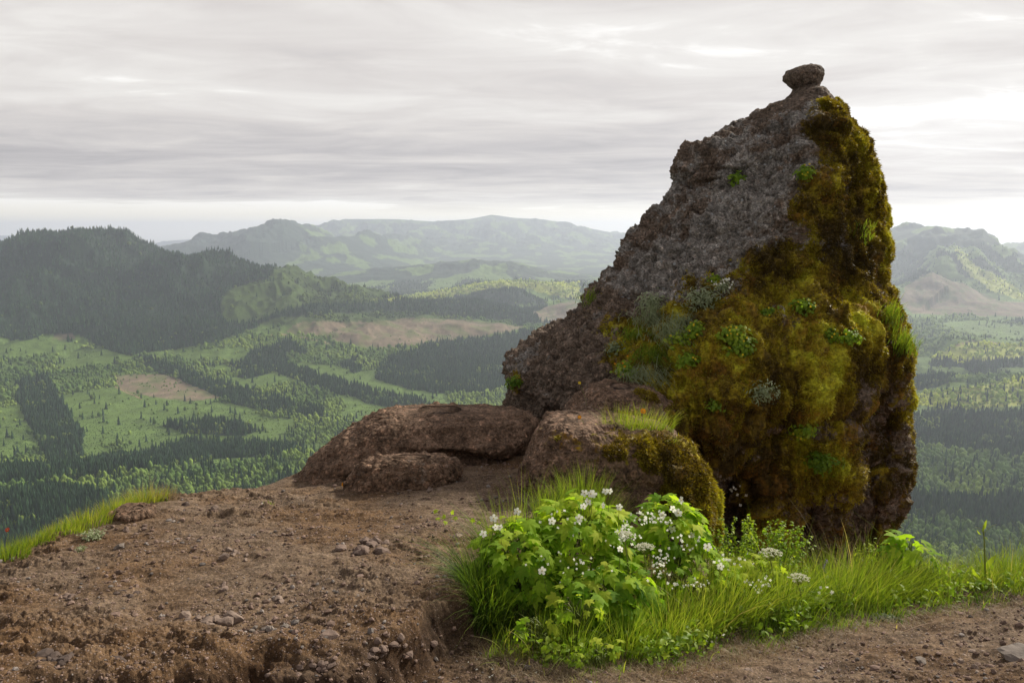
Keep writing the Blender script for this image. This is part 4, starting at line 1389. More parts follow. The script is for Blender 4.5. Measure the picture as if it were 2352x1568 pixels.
def five_petal(mb, mbc, c, nrm, size, rng, petals=5, wd=0.62):
    nrm = norm(np.asarray(nrm, float))
    a = norm(np.cross(nrm, rng.normal(size=3)))
    b = np.cross(nrm, a)
    for k in range(petals):
        an = 2 * math.pi * (k + rng.uniform(-0.12, 0.12)) / petals
        d = a * math.cos(an) + b * math.sin(an)
        s = np.cross(nrm, d)
        cup = rng.uniform(0.02, 0.22)
        pts = []
        for (u, w_, z) in ((0.12, 0.12, 0), (0.45, wd * 0.5, cup * 0.3), (0.8, wd * 0.55, cup * 0.7), (1.0, wd * 0.25, cup)):
            pts += [c + size * (d * u - s * w_ + nrm * z), c + size * (d * u + s * w_ + nrm * z)]
        mb.add(pts, [(0, 1, 3, 2), (2, 3, 5, 4), (4, 5, 7, 6)], tint=0.8)
    v, f = ICO1
    mbc.add(c + nrm * size * 0.08 + v * size * np.array([0.2, 0.2, 0.2]), t=f, tint=0.5)


# ------------------------------------------------------------------ loose stones and gravel
def drop_y(px, py):
    return on_ground(px, py)


def stones():
    rng = np.random.default_rng(31)
    # (px, py, spread x, spread y, count, size range m, material, label, group)
    C = [
        (850, 1262, 62, 26, 17, (0.022, 0.060), M_STONE, 'jagged brown stone in the big broken heap midway down the earth slope', 'stones of the big heap'),
        (975, 1122, 34, 14, 9, (0.022, 0.050), M_PALE, 'pinkish stone in the small pile below the long outcrop', 'stones of the small pile below the outcrop'),
        (545, 1276, 34, 10, 8, (0.018, 0.040), M_PALE, 'pale brown stone bedded in a row at the middle of the slope', 'bedded stones at mid slope'),
        (470, 1432, 60, 16, 12, (0.018, 0.045), M_PALE, 'weathered pinkish stone in the lower left row', 'stones of the lower left row'),
        (605, 1448, 55, 7, 9, (0.014, 0.030), M_GREYSTONE, 'rounded greyish stone strung along the foot of the slope', 'stones strung along the slope foot'),
        (625, 1382, 40, 9, 8, (0.012, 0.032), M_PALE, 'light brown stone in the pair of knots above the slope foot', 'stones in the knots above the slope foot'),
        (520, 1358, 26, 12, 7, (0.012, 0.030), M_STONE, 'small brown stone in the knot at centre left', 'stones of the centre left knot'),
        (150, 1522, 62, 24, 20, (0.018, 0.045), M_DARKSTONE, 'dark rough stone heaped in the bottom left corner', 'dark stones of the bottom left heap'),
        (165, 1368, 30, 12, 7, (0.018, 0.040), M_STONE, 'brown stone in the cluster on the left of the slope', 'stones of the left cluster'),
        (285, 1364, 24, 12, 6, (0.020, 0.042), M_DARKSTONE, 'dark stone in the clump right of the left cluster', 'stones of the dark clump'),
        (880, 1332, 22, 10, 6, (0.016, 0.034), M_PALE, 'pale stone in the little group below the big heap', 'pale stones below the big heap'),
        (900, 1500, 80, 34, 22, (0.014, 0.034), M_STONE, 'crumbling brown stone stuck in the cut bank at the front', 'stones in the cut bank'),
        (700, 1540, 70, 20, 12, (0.014, 0.030), M_STONE, 'brown stone at the bottom edge beneath the slope', 'stones at the bottom edge'),
        (330, 1220, 60, 20, 8, (0.012, 0.032), M_STONE, 'scattered brown stone on the upper left of the slope', 'stones on the upper left slope'),
        (660, 1215, 60, 22, 12, (0.014, 0.034), M_STONE, 'brown stone scattered below the outcrop foot', 'stones below the outcrop foot'),
        (2230, 1500, 110, 50, 14, (0.010, 0.024), M_PALE, 'reddish brown stone lying on the right hand trail', 'stones on the right hand trail'),
    ]
    for (cx, cy, sx_, sy_, n, (s0, s1), m, lab, grp) in C:
        plan = [(drop_y(cx + rng.normal(0, sx_ * 0.5), cy + rng.normal(0, sy_ * 0.5)), rng.uniform(s0, s1) * (1.15 if rng.random() < 0.2 else 0.85)) for _ in range(n)]
        pos = np.array([q[0] for q in plan])
        sz_ = np.array([q[1] for q in plan])
        special = {}
        for word, idx in (('leftmost ', np.argmin(pos[:, 0] / pos[:, 1])), ('rightmost ', np.argmax(pos[:, 0] / pos[:, 1])), ('nearest ', np.argmin(pos[:, 1])), ('farthest ', np.argmax(pos[:, 1])), ('largest ', np.argmax(sz_))):
            special[int(idx)] = word
        for k, (p, s) in enumerate(plan):
            v = stone_np(rng, ICO2, 11, 0.7) * s
            v = v + 0.10 * s * np.stack([perlin3(v / s * 1.7 + k, 3), perlin3(v / s * 1.7 + k, 4), perlin3(v / s * 1.7 + k, 5)], 1)
            o = build('stone', v, tris=ICO2[1], mat=m, smooth=False, label=special.get(k, '') + lab, cat='stone', group=grp)
            o.location = (float(p[0]), float(p[1]), float(p[2] + s * 0.12))
    singles = [(425, 1160, 0.035, M_DARKSTONE, 'single dark stone lying on the crest line'), (492, 1172, 0.040, M_PALE, 'single pale orange stone on the upper slope'),
               (378, 1150, 0.045, M_DARKSTONE, 'dark stone beside the grass on the left crest'), (445, 1242, 0.026, M_PALE, 'small whitish stone alone on the slope'),
               (275, 1257, 0.038, M_GREYSTONE, 'flat grey stone on the left of the slope'), (700, 1305, 0.028, M_PALE, 'round orange pebble below the bedded row'),
               (530, 1425, 0.060, M_PALE, 'largest pale block of the lower left row'), (1052, 1235, 0.034, M_PALE, 'pale stone just left of the leafy bushes'),
               (2340, 1512, 0.085, M_GREYSTONE, 'big smooth grey stone half cut off at the right edge'), (1720, 1545, 0.024, M_PALE, 'pale pebble at the middle of the trail'),
               (755, 1462, 0.050, M_STONE, 'flat brown slab near the front bank'), (2115, 1520, 0.030, M_GREYSTONE, 'grey stone in the middle of the right hand trail')]
    for (px, py, s, m, lab) in singles:
        p = drop_y(px, py)
        v = stone_np(rng, ICO3, 12, 0.7) * s
        v = v + 0.08 * s * np.stack([perlin3(v / s * 1.7, 3), perlin3(v / s * 1.7, 4), perlin3(v / s * 1.7, 5)], 1)
        o = build('stone', v, tris=ICO3[1], mat=m, smooth=False, label=lab, cat='stone')
        o.location = (float(p[0]), float(p[1]), float(p[2] + s * 0.1))
    # gravel
    n = 55000
    rngg = np.random.default_rng(32)
    Y = np.exp(rngg.uniform(math.log(2.2), math.log(10.2), n))
    u = rngg.uniform(-0.78, 0.78, n)
    X = u * Y
    nz = fbm2(X * 1.3, Y * 1.3, 3, 401)
    keep = rngg.random(n) < np.clip(0.45 + 1.3 * nz, 0.08, 1)
    X, Y = X[keep], Y[keep]
    h, k, e = ground_z(X, Y)
    ok = e < 0.0
    X, Y, h, k = X[ok], Y[ok], h[ok], k[ok]
    # sit on the built surface: nearest grid sample
    gy = GV[:, 1].reshape(-1, 1)
    n = len(X)
    r = 0.0024 * Y ** 0.35 * rngg.lognormal(0.25, 0.60, n)
    r = np.minimum(r, 0.024)
    v, f = ICO1
    var = [stone_np(np.random.default_rng(600 + q), ICO1, 7, 0.7) for q in range(12)]
    var = np.stack(var)
    pick = rngg.integers(0, 12, n)
    a = rngg.uniform(0, 6.28, n)
    ca, sa = np.cos(a)[:, None], np.sin(a)[:, None]
    P = var[pick]
    Vx = (P[:, :, 0] * ca - P[:, :, 1] * sa) * r[:, None] + X[:, None]
    Vy = (P[:, :, 0] * sa + P[:, :, 1] * ca) * r[:, None] + Y[:, None]
    zb = surface_z(X, Y)
    Vz = P[:, :, 2] * r[:, None] + (zb + r * 0.25)[:, None]
    V = np.stack([Vx, Vy, Vz], -1).reshape(-1, 3)
    FF = (f[None] + (np.arange(n) * len(v))[:, None, None]).reshape(-1, 3)
    b = rngg.random(n)[:, None]
    C1 = np.array([0.12, 0.082, 0.062]) * (1 - b) + np.array([0.27, 0.19, 0.155]) * b
    gr = (rngg.random(n) < 0.15)[:, None]
    C1 = np.where(gr, np.array([0.19, 0.165, 0.15]) * (0.6 + b), C1) * 0.88
    build('gravel', V, tris=FF, mat=M_GRAVEL, smooth=False, cols=np.repeat(C1, len(v), 0), kind='stuff', label='loose gravel and grit strewn over the bare ground', cat='gravel')


_gu = None


def surface_z(X, Y):
    """height of the built ground mesh by its grid"""
    global _gu
    if _gu is None:
        nc = int(np.argmax(GV[1:, 1] != GV[0, 1])) + 1
        G = GV.reshape(-1, nc, 3)
        yy = G[:, 0, 1]
        u = G[0, :, 0] / 0.6
        _gu = (G, yy, u)
    G, yy, u = _gu
    uu = X / np.maximum(Y, 0.6)
    i = np.clip(np.searchsorted(yy, Y), 1, len(yy) - 1)
    j = np.clip(np.searchsorted(u, uu), 1, len(u) - 1)
    fy = (Y - yy[i - 1]) / (yy[i] - yy[i - 1])
    fx = (uu - u[j - 1]) / (u[j] - u[j - 1])
    Z = G[:, :, 2]
    return (Z[i - 1, j - 1] * (1 - fx) + Z[i - 1, j] * fx) * (1 - fy) + (Z[i, j - 1] * (1 - fx) + Z[i, j] * fx) * fy


stones()


# ------------------------------------------------------------------ grass
def tuft(cx, cy, rad, n, h0, h1, rng, lean=0.45, wind=(0.0, 0.0), width=0.0035, tint=0.3, tvar=0.15, zfun=None, org=None, ry=None, mat=M_GRASS, label=None, cat='grass tuft',
         group=None, name='grass_tuft', droop=0.3, mb=None, seg=4, tipt=0.3):
    own = mb is None
    mb = mb or MB()
    a = rng.uniform(0, 6.28, n)
    q = np.sqrt(rng.random(n))
    bx, by = cx + np.cos(a) * q * rad, cy + np.sin(a) * q * (ry or rad)
    bz = surface_z(bx, by) if zfun is None else zfun(bx, by)
    base = np.stack([bx, by, bz - 0.01], 1)
    out = np.stack([np.cos(a), np.sin(a), 0 * a], 1) * (q * lean * rng.uniform(0.3, 1.4, n))[:, None] + rng.normal(0, 0.16, (n, 3)) * np.array([1, 1, 0])
    out += np.array([wind[0], wind[1], 0])
    h = rng.uniform(h0, h1, n) * (1 - 0.25 * q)
    blades(mb, base, h, out, width * rng.uniform(0.6, 1.3, n), rng, seg, tint + rng.normal(0, tvar, n), tipt, droop)
    if own:
        org = (cx, cy, float(surface_z(np.array([cx]), np.array([cy]))[0]) if zfun is None else float(zfun(np.array([cx]), np.array([cy]))[0]))
        return mb.build(name, mat, org=org, smooth=False, label=label, cat=cat, group=group)


_vf_px = np.array([1040, 1090, 1150, 1300, 1500, 1700, 1900, 2100, 2250, 2352, 2700])
_vf_y = np.array([4.3, 3.80, 3.62, 3.42, 3.40, 3.66, 3.90, 4.10, 4.32, 4.45, 4.6])


def veg_front(px):
    return np.interp(px, _vf_px, _vf_y)


def grass_band():
    rng = np.random.default_rng(51)
    n = 46000
    px = rng.uniform(1090, 2520, n)
    yf = veg_front(px)
    ye = np.interp(px, _pe, _ye) + 0.25
    ye = np.where(px < 1560, np.minimum(ye, np.interp(px, [1090, 1180, 1260, 1330, 1500], [4.1, 4.5, 4.95, 5.6, 6.0])), ye)
    t = rng.random(n) ** 1.25
    Y = yf + (ye - yf) * t + 0.08 * rng.normal(size=n)
    X = (px - 1176) / F * Y * 1.09
    cl = fbm2(X * 4.2, Y * 4.2, 3, 501)
    keep = rng.random(n) < np.clip(0.42 + 1.9 * cl, 0.04, 1)
    X, Y, t, cl, px = X[keep], Y[keep], t[keep], cl[keep], px[keep]
    n = len(X)
    z = surface_z(X, Y)
    h = rng.lognormal(0.0, 0.33, n) * (0.045 + 0.145 * sstep(0.0, 0.25, t) * np.clip(0.7 + cl * 1.3, 0.3, 1.3)) * rng.uniform(0.5, 1.35, n)
    h *= np.interp(px, [1100, 1500, 1750, 2000, 2150, 2300], [1.0, 0.95, 1.15, 1.25, 0.85, 1.0])
    ang = 6.28 * fbm2(X * 3, Y * 3, 2, 503) * 2
    lean = np.stack([np.cos(ang) * 0.3 + 0.10, np.sin(ang) * 0.3 - 0.1, 0 * ang], 1) + rng.normal(0, 0.34, (n, 3)) * np.array([1, 1, 0])
    tint = 0.24 + 0.7 * fbm2(X * 2.4, Y * 2.4, 3, 505) + rng.normal(0, 0.15, n) + 0.55 * (rng.random(n) < 0.07)
    mb = MB()
    blades(mb, np.stack([X, Y, z - 0.01], 1), h, lean, 0.0030 * rng.lognormal(0.05, 0.5, n), rng, 4, tint, 0.28, 0.3)
    mb.build('grass', M_GRASS, smooth=False, kind='stuff', label='long green grass growing along the trail edge below the pillar', cat='grass')
    # dead thatch at the foot of the grass
    n = 9000
    px = rng.uniform(1060, 2500, n)
    Y = veg_front(px) + rng.normal(-0.02, 0.13, n)
    X = (px - 1176) / F * Y * 1.09
    z = surface_z(X, Y)
    a = rng.uniform(0, 6.28, n)
    lean = np.stack([np.cos(a), np.sin(a), 0 * a], 1) * rng.uniform(0.6, 2.2, n)[:, None]
    mb = MB()
    blades(mb, np.stack([X, Y, z], 1), rng.uniform(0.012, 0.05, n), lean, 0.0022, rng, 3, rng.uniform(0, 0.8, n), 0.2, 0.2)
    mb.build('dry_grass', M_DRY, smooth=False, kind='stuff', label='withered straw coloured grass lying along the trail edge', cat='dry grass')


grass_band()


def weeds():
    rng = np.random.default_rng(55)
    n = 5200
    px = rng.uniform(1180, 2480, n)
    Y = veg_front(px) + rng.random(n) ** 1.4 * 0.9 + 0.02
    X = (px - 1176) / F * Y * 1.09
    cl = fbm2(X * 3.0, Y * 3.0, 3, 551)
    k = rng.random(n) < np.clip(0.3 + 2.5 * cl, 0, 1)
    X, Y = X[k], Y[k]
    n = len(X)
    z = surface_z(X, Y)
    P = np.stack([X, Y, z + rng.uniform(0.01, 0.13, n)], 1)
    nr = norm(np.array([0, -0.3, 0.8]) + rng.normal(0, 0.45, (n, 3)))
    tp = rng.normal(size=(n, 3))
    tp = norm(tp - nr * np.sum(tp * nr, 1, keepdims=True))
    mb = MB()
    place(mb, OVAL, P, np.cross(tp, nr), tp, nr, rng.uniform(0.014, 0.045, n), 0.25 + 0.5 * rng.random(n))
    mb.build('ground_cover', M_SMALLLEAF, kind='stuff', label='low leafy weeds mixed into the foot of the grass', cat='weeds')


def at(px, Y):
    """ground position at a column of the picture and a distance"""
    x = (px - 1176) / F * Y * 1.08
    for _ in range(3):
        z = gz(x, Y)
        p, _q = proj(np.array([x]), np.array([Y]), np.array([z]))
        x += (px - float(p[0])) / F * Y
    return x, Y


def tufts():
    rng = np.random.default_rng(61)
    # px, Y, rad, n, h0, h1, lean, wind, tint, label
    L = [
        (1105, 4.00, 0.13, 700, 0.22, 0.52, 0.85, (-0.22, -0.25), 0.10, 'big dark green grass clump spilling over the bank left of the leafy bushes'),
        (1150, 4.35, 0.10, 260, 0.35, 0.62, 0.5, (-0.25, 0.0), 0.28, 'tall thin grass rising through the left side of the leafy bushes'),
        (1215, 4.9, 0.14, 120, 0.35, 0.60, 0.3, (0.05, 0.0), 0.38, 'sparse upright grass stalks in front of the left hump'),
        (1350, 5.50, 0.22, 1100, 0.26, 0.50, 0.6, (0.12, -0.05), 0.33, 'dense rounded green tuft at the foot of the mossy hump'),
        (1270, 5.35, 0.14, 420, 0.22, 0.40, 0.5, (0.0, 0.0), 0.28, 'small leafy green tuft left of the rounded tuft'),
        (1330, 3.62, 0.16, 420, 0.16, 0.36, 0.8, (0.1, -0.25), 0.24, 'dark grass drooping over the trail below the leafy bushes'),
        (1450, 3.70, 0.15, 480, 0.18, 0.36, 0.7, (0.1, -0.2), 0.36, 'front grass clump between the bushes and the trail'),
        (1560, 3.85, 0.18, 700, 0.20, 0.38, 0.6, (0.2, -0.05), 0.42, 'yellowish green grass clump at the middle of the verge'),
        (1690, 4.15, 0.20, 900, 0.24, 0.46, 0.6, (0.2, -0.05), 0.42, 'bright grass clump below the white umbels'),
        (1640, 3.90, 0.10, 60, 0.22, 0.42, 0.7, (0.3, 0.0), 0.50, 'broad bladed grass stalks right of the verge middle'),
        (1810, 4.25, 0.18, 760, 0.22, 0.40, 0.6, (0.12, -0.1), 0.33, 'low dense grass clump right of the umbels'),
        (1950, 4.40, 0.22, 900, 0.24, 0.42, 0.65, (0.22, 0.0), 0.36, 'large windswept grass clump in front of the pillar foot'),
        (2060, 4.55, 0.18, 650, 0.20, 0.38, 0.6, (0.35, -0.1), 0.40, 'windswept grass clump left of the heart leaved plant'),
        (2180, 4.75, 0.20, 620, 0.12, 0.24, 0.6, (0.2, 0.0), 0.44, 'short yellow green tuft on the right rim'),
        (2262, 4.60, 0.09, 200, 0.14, 0.26, 0.7, (0.1, -0.1), 0.40, 'small tuft around the tall flowering stalk'),
        (2330, 4.80, 0.22, 900, 0.16, 0.30, 0.5, (0.1, 0.0), 0.30, 'thick green tuft at the right edge of the rim'),
        (2335, 4.42, 0.08, 130, 0.08, 0.16, 0.7, (0.0, 0.0), 0.45, 'little yellowish tuft on the trail side at the right edge'),
    ]
    for (px, Y, rad, n, h0, h1, ln, wd, tint, lab) in L:
        x, y = at(px, Y)
        kk = 1.22 if px > 1500 else 1.0
        h0, h1 = h0 * kk * 0.8, h1 * kk
        tuft(x, y, rad, n, h0, h1, rng, ln, wd, 0.0038 if 'broad' not in lab else 0.010, tint, label=lab)
    # tufts along the left rim
    left = [
        (8, 4.55, 0.16, 420, 0.08, 0.20, 0.36, 'green grass tuft cut off by the left edge of the picture'),
        (70, 4.95, 0.16, 420, 0.06, 0.14, 0.42, 'low leafy green tuft beside the red flower'),
        (150, 5.15, 0.18, 480, 0.06, 0.13, 0.46, 'low yellowish tuft on the left rim, second from the red flower'),
        (205, 5.35, 0.17, 480, 0.07, 0.17, 0.52, 'bright yellow green tuft on the left rim where it bends'),
        (275, 5.75, 0.17, 520, 0.09, 0.20, 0.50, 'upright bright green tuft high on the left rim'),
        (335, 6.10, 0.19, 460, 0.09, 0.22, 0.62, 'straw tipped grass tuft at the highest end of the left rim'),
    ]
    for (px, Y, rad, n, h0, h1, tint, lab) in left:
        x, y = at(px, Y)
        tuft(x, y, rad, n, h0, h1, rng, 0.5, (0.08, 0), 0.0042, tint, label=lab, ry=0.12)
    x, y = at(345, 6.1)
    tuft(x, y, 0.10, 26, 0.20, 0.34, rng, 0.35, (0, 0), 0.004, 0.5, mat=M_DRY, label='pinkish dry seed stalks standing on the left rim', cat='grass stalks', name='dry_stalks')
    x, y = at(385, 6.2)
    tuft(x, y, 0.10, 150, 0.08, 0.18, rng, 0.4, (0, 0), 0.0035, 0.4, mat=M_DRY, label='tan withered tuft at the end of the left rim grass', cat='grass tuft')
    for (px, py, n, h, lab) in ((802, 1085, 90, 0.13, 'small bright tuft growing in the crack between outcrop and ledge'), (617, 1160, 40, 0.08, 'tiny green sprig at the left foot of the long outcrop'),
                                (1130, 938, 160, 0.08, 'dark yellowish cushion of grass on the far crest by the pillar')):
        p = drop_y(px, py)
        tuft(p[0], p[1], 0.04, n, h * 0.5, h, rng, 0.7, (0, 0), 0.005, 0.5 if h > 0.1 else 0.35, label=lab)
    # the sunlit tuft on the ledge of the mossy hump
    p, nrm = surf(HUMP_B, 1470, 1000)
    zf = lambda bx, by: np.full(len(bx), p[2] - 0.02)
    tuft(p[0] + 0.02, p[1] + 0.25, 0.30, 800, 0.07, 0.36, rng, 0.55, (0.12, 0), 0.0042, 0.50, zfun=zf, ry=0.10, label='sunlit bright green tuft growing on the ledge between the two humps')
    p, nrm = surf(HUMP_B, 1530, 1015)
    tuft(p[0], p[1] + 0.12, 0.12, 420, 0.06, 0.15, rng, 0.6, (0.15, 0), 0.004, 0.48, zfun=lambda bx, by: np.full(len(bx), p[2] - 0.03), ry=0.1, label='short bright grass trailing off the right end of the ledge')
    # thin dry seed stalks against the dark foot of the pillar
    for (px, Y, n, h0, h1, wind, lab) in ((1900, 4.9, 26, 0.42, 0.66, (-0.28, 0), 'thin purplish dry stalks leaning left against the pillar foot'), (1960, 4.75, 24, 0.38, 0.62, (-0.1, 0), 'arching dry seed stalks above the large windswept clump'),
                                          (1480, 5.3, 40, 0.30, 0.48, (0.1, 0), 'pale seeding grass stalks in front of the mossy hump'), (1390, 5.6, 30, 0.25, 0.42, (0.25, 0), 'curving straw coloured stalks at the foot of the mossy hump'),
                                          (1740, 4.9, 34, 0.30, 0.46, (0.0, 0), 'brownish upright stalks behind the small leaved shrub')):
        x, y = at(px, Y)
        tuft(x, y, 0.13, n, h0, h1, rng, 0.35, wind, 0.0035, 0.3, mat=M_DRY, label=lab, cat='grass stalks', name='dry_stalks', droop=0.35)


weeds()
tufts()


# ------------------------------------------------------------------ broad leaved bushes
def bush(label, c, rx, ry, rz, n, size, seed, base, tint=0.45, lump=0.18, group=None):
    rng = np.random.default_rng(seed)
    root = empty('thimbleberry_bush', base, label, 'bush', group)
    org = np.array(base)
    d = rng.normal(size=(n * 3, 3))
    d = norm(d)
    d = d[(d[:, 2] > -0.35) & (d[:, 1] < 0.75)][:n]
    n = len(d)
    rad = rng.uniform(0.62, 1.0, n) ** 0.6
    rad *= 1 + lump * 2.0 * fbm3(d * 2.1 + seed, 3, seed)
    P = np.array(c) + d * rad[:, None] * np.array([rx, ry, rz])
    nrm = norm(d * 0.55 + np.array([0, -0.05, 0.65]) + rng.normal(0, 0.42, (n, 3)))
    tip = norm(d * np.array([1, 1, 0.0]) + np.array([0, -0.15, -0.45]) + rng.normal(0, 0.45, (n, 3)))
    tip = norm(tip - nrm * np.sum(tip * nrm, 1, keepdims=True))
    ax = np.cross(tip, nrm)
    mb = MB()
    s = size * rng.uniform(0.5, 1.15, n)
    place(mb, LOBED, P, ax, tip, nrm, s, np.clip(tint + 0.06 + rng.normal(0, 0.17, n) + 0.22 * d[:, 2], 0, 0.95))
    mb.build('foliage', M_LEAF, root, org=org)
    ms = MB()
    for k in range(0, n, 3):
        a = P[k]
        b = np.array([a[0] * 0.45 + c[0] * 0.55, a[1] * 0.45 + c[1] * 0.55, a[2] - 0.5 * rz * rng.uniform(0.5, 1)])
        tube(ms, arc(b, a, (0, 0, 0.01), 4), 0.0022, 0.0013, rng.uniform(0.2, 0.9), 4)
    for k in range(14):
        b = org + np.array([rng.normal(0, 0.35 * rx), rng.normal(0, 0.3 * ry), -0.02])
        a = np.array(c) + norm(rng.normal(size=(1, 3)) + np.array([0, 0, 0.8]))[0] * np.array([rx, ry, rz]) * 0.7
        tube(ms, arc(b, a, (0, 0, 0.05), 7), 0.005, 0.003, 0.3, 5)
    ms.build('stem', M_STEM, root, org=org)
    return root, org


def blossom(root, org, px, py, Y, size, rng, mat=M_WHITE, down=0.14):
    c = W(px, py, Y)
    mp, mc = MB(), MB()
    for j in range(1 if rng.random() < 0.6 else 2):
        cc = c + rng.normal(0, 0.012, 3) * j
        five_petal(mp, mc, cc, np.array([rng.normal(0, 0.5), -1.0, 0.35 + rng.normal(0, 0.3)]), size * rng.uniform(0.8, 1.1), rng)
    o = mp.build('flower', mat, root, org=org, smooth=True)
    k = mc.build('stamens', M_CENTRE, o, org=org)
    ms = MB()
    tube(ms, arc(c + np.array([rng.normal(0, 0.02), 0.06, -down]), c + np.array([0, 0.003, 0]), (0, 0, 0), 4), 0.0016, 0.0011, 0.5, 4)
    ms.build('flower_stalk', M_STEM, root, org=org)


def bushes():
    rng = np.random.default_rng(71)
    def gp(px, Y):
        x, y = at(px, Y)
        return np.array([x, y, gz(x, y)])
    B = [
        # label, centre px, py, Y, rx, ry, rz, n, size
        ('broad leafy bush with white flowers, left half of the main mass', 1200, 1300, 4.30, 0.26, 0.30, 0.28, 280, 0.105, 81, 0.42),
        ('tallest broad leafy bush with white flowers, centre of the main mass', 1335, 1262, 4.45, 0.30, 0.34, 0.32, 400, 0.105, 82, 0.50),
        ('shaded leafy bush under the white sprays at the front of the mass', 1380, 1380, 4.05, 0.32, 0.26, 0.24, 300, 0.105, 83, 0.36),
        ('leafy bush with white flowers at the right end, against the mossy hump', 1545, 1235, 4.60, 0.20, 0.24, 0.24, 200, 0.105, 84, 0.46),
        ('lower leafy bush between the white sprays and the umbels', 1600, 1330, 4.35, 0.26, 0.24, 0.16, 200, 0.060, 85, 0.52),
    ]
    fl = {81: [(1188, 1174), (1134, 1190), (1148, 1210), (1110, 1225)], 82: [(1342, 1132), (1362, 1134), (1400, 1127), (1350, 1152), (1340, 1162), (1422, 1164), (1268, 1196), (1385, 1160), (1330, 1190)],
          83: [(1245, 1310), (1425, 1260)], 84: [(1564, 1148), (1546, 1168), (1544, 1214), (1588, 1228), (1520, 1184), (1556, 1176)], 85: [(1625, 1255), (1655, 1300)]}
    for (lab, px, py, Y, rx, ry, rz, n, size, seed, tint) in B:
        c = W(px, py, Y)
        root, org = bush(lab, c, rx, ry, rz, n, size, seed, gp(px, Y), tint)
        for (fx, fy) in fl[seed]:
            blossom(root, org, fx, fy, Y - ry * 0.75 if seed != 82 else Y - 0.22, 0.022, rng)
    r3, o3 = bush('low sprawling leafy bush between the pillar foot and the grass, right of the umbels', W(1720, 1330, 4.45), 0.24, 0.20, 0.13, 180, 0.07, 90, gp(1720, 4.45), 0.62)
    # two loose sprays of lobed leaves low in the front grass
    for (lab, px, py, Y, n, sd) in (('small lobed seedling in the dark grass at the front left of the bushes', 1240, 1440, 3.70, 14, 86), ('low lobed leaves above the trail, front of the verge', 1330, 1400, 3.75, 22, 87),
                                    ('pale lobed seedling at the very front of the grass', 1380, 1505, 3.48, 12, 88)):
        c = W(px, py, Y)
        bush(lab, c, 0.11, 0.09, 0.07, n, 0.07, sd, gp(px, Y), 0.6)
    # heart leaved plant on the rim
    bush('plant with big rounded pale leaves on the rim right of the pillar foot', W(2090, 1265, 4.75), 0.13, 0.12, 0.10, 30, 0.12, 89, gp(2090, 4.75), 0.45)
    # creeping vine at the left
    g0 = gp(1090, 4.15)
    root = empty('vine', g0, 'thin yellow green vine arching left over the bare slope', 'vine')
    ms = MB()
    pts = np.array([W(1120, 1215, 4.35), W(1085, 1190, 4.4), W(1050, 1185, 4.4), W(1020, 1190, 4.4), W(1000, 1178, 4.4)])
    tube(ms, pts, 0.003, 0.0015, 0.9, 5)
    ms.build('stem', M_STEM, root, org=g0)
    ml = MB()
    P = pts[1:] + rng.normal(0, 0.01, (4, 3))
    P = np.concatenate([P, P + np.array([0.02, 0, -0.03])])
    nr = norm(np.array([0, -0.6, 0.7]) + rng.normal(0, 0.3, (8, 3)))
    tp = norm(np.cross(nr, rng.normal(size=(8, 3))))
    place(ml, LOBED, P, np.cross(tp, nr), tp, nr, 0.035, 0.8)
    ml.build('foliage', M_LEAF, root, org=g0)


bushes()


def small_shrub(label, c, rx, ry, rz, n, seed, base, size=0.022, mat=M_SMALLLEAF, tint=0.55, name='small_leaved_shrub', stems=26, tmpl=OVAL):
    """arching stems set with small leaves"""
    rng = np.random.default_rng(seed)
    root = empty(name, base, label, 'shrub')
    org = np.array(base, float)
    ms, ml = MB(), MB()
    per = max(3, n // stems)
    for k in range(stems):
        d = norm(rng.normal(size=(1, 3)) * np.array([1, 1, 0.5]) + np.array([0, 0, 0.9]))[0]
        tipp = np.array(c) + d * np.array([rx, ry, rz]) * rng.uniform(0.7, 1.15)
        b = org + np.array([rng.normal(0, 0.3 * rx), rng.normal(0, 0.3 * ry), 0])
        pts = arc(b, tipp, (0, 0, 0.06 * rz), 9)
        tube(ms, pts, 0.0022, 0.0009, 0.5, 4)
        t = rng.uniform(0.35, 1.0, per)
        P = np.stack([np.interp(t, np.linspace(0, 1, 9), pts[:, q]) for q in range(3)], 1)
        nr = norm(np.array([0, -0.15, 0.8]) + rng.normal(0, 0.5, (per, 3)))
        tp = rng.normal(size=(per, 3))
        tp = norm(tp - nr * np.sum(tp * nr, 1, keepdims=True))
        place(ml, tmpl, P, np.cross(tp, nr), tp, nr, size * rng.uniform(0.6, 1.3, per), tint + rng.normal(0, 0.16, per) + 0.15 * (t - 0.6))
    ms.build('stem', M_STEM, root, org=org)
    ml.build('foliage', mat, root, org=org)
    return root


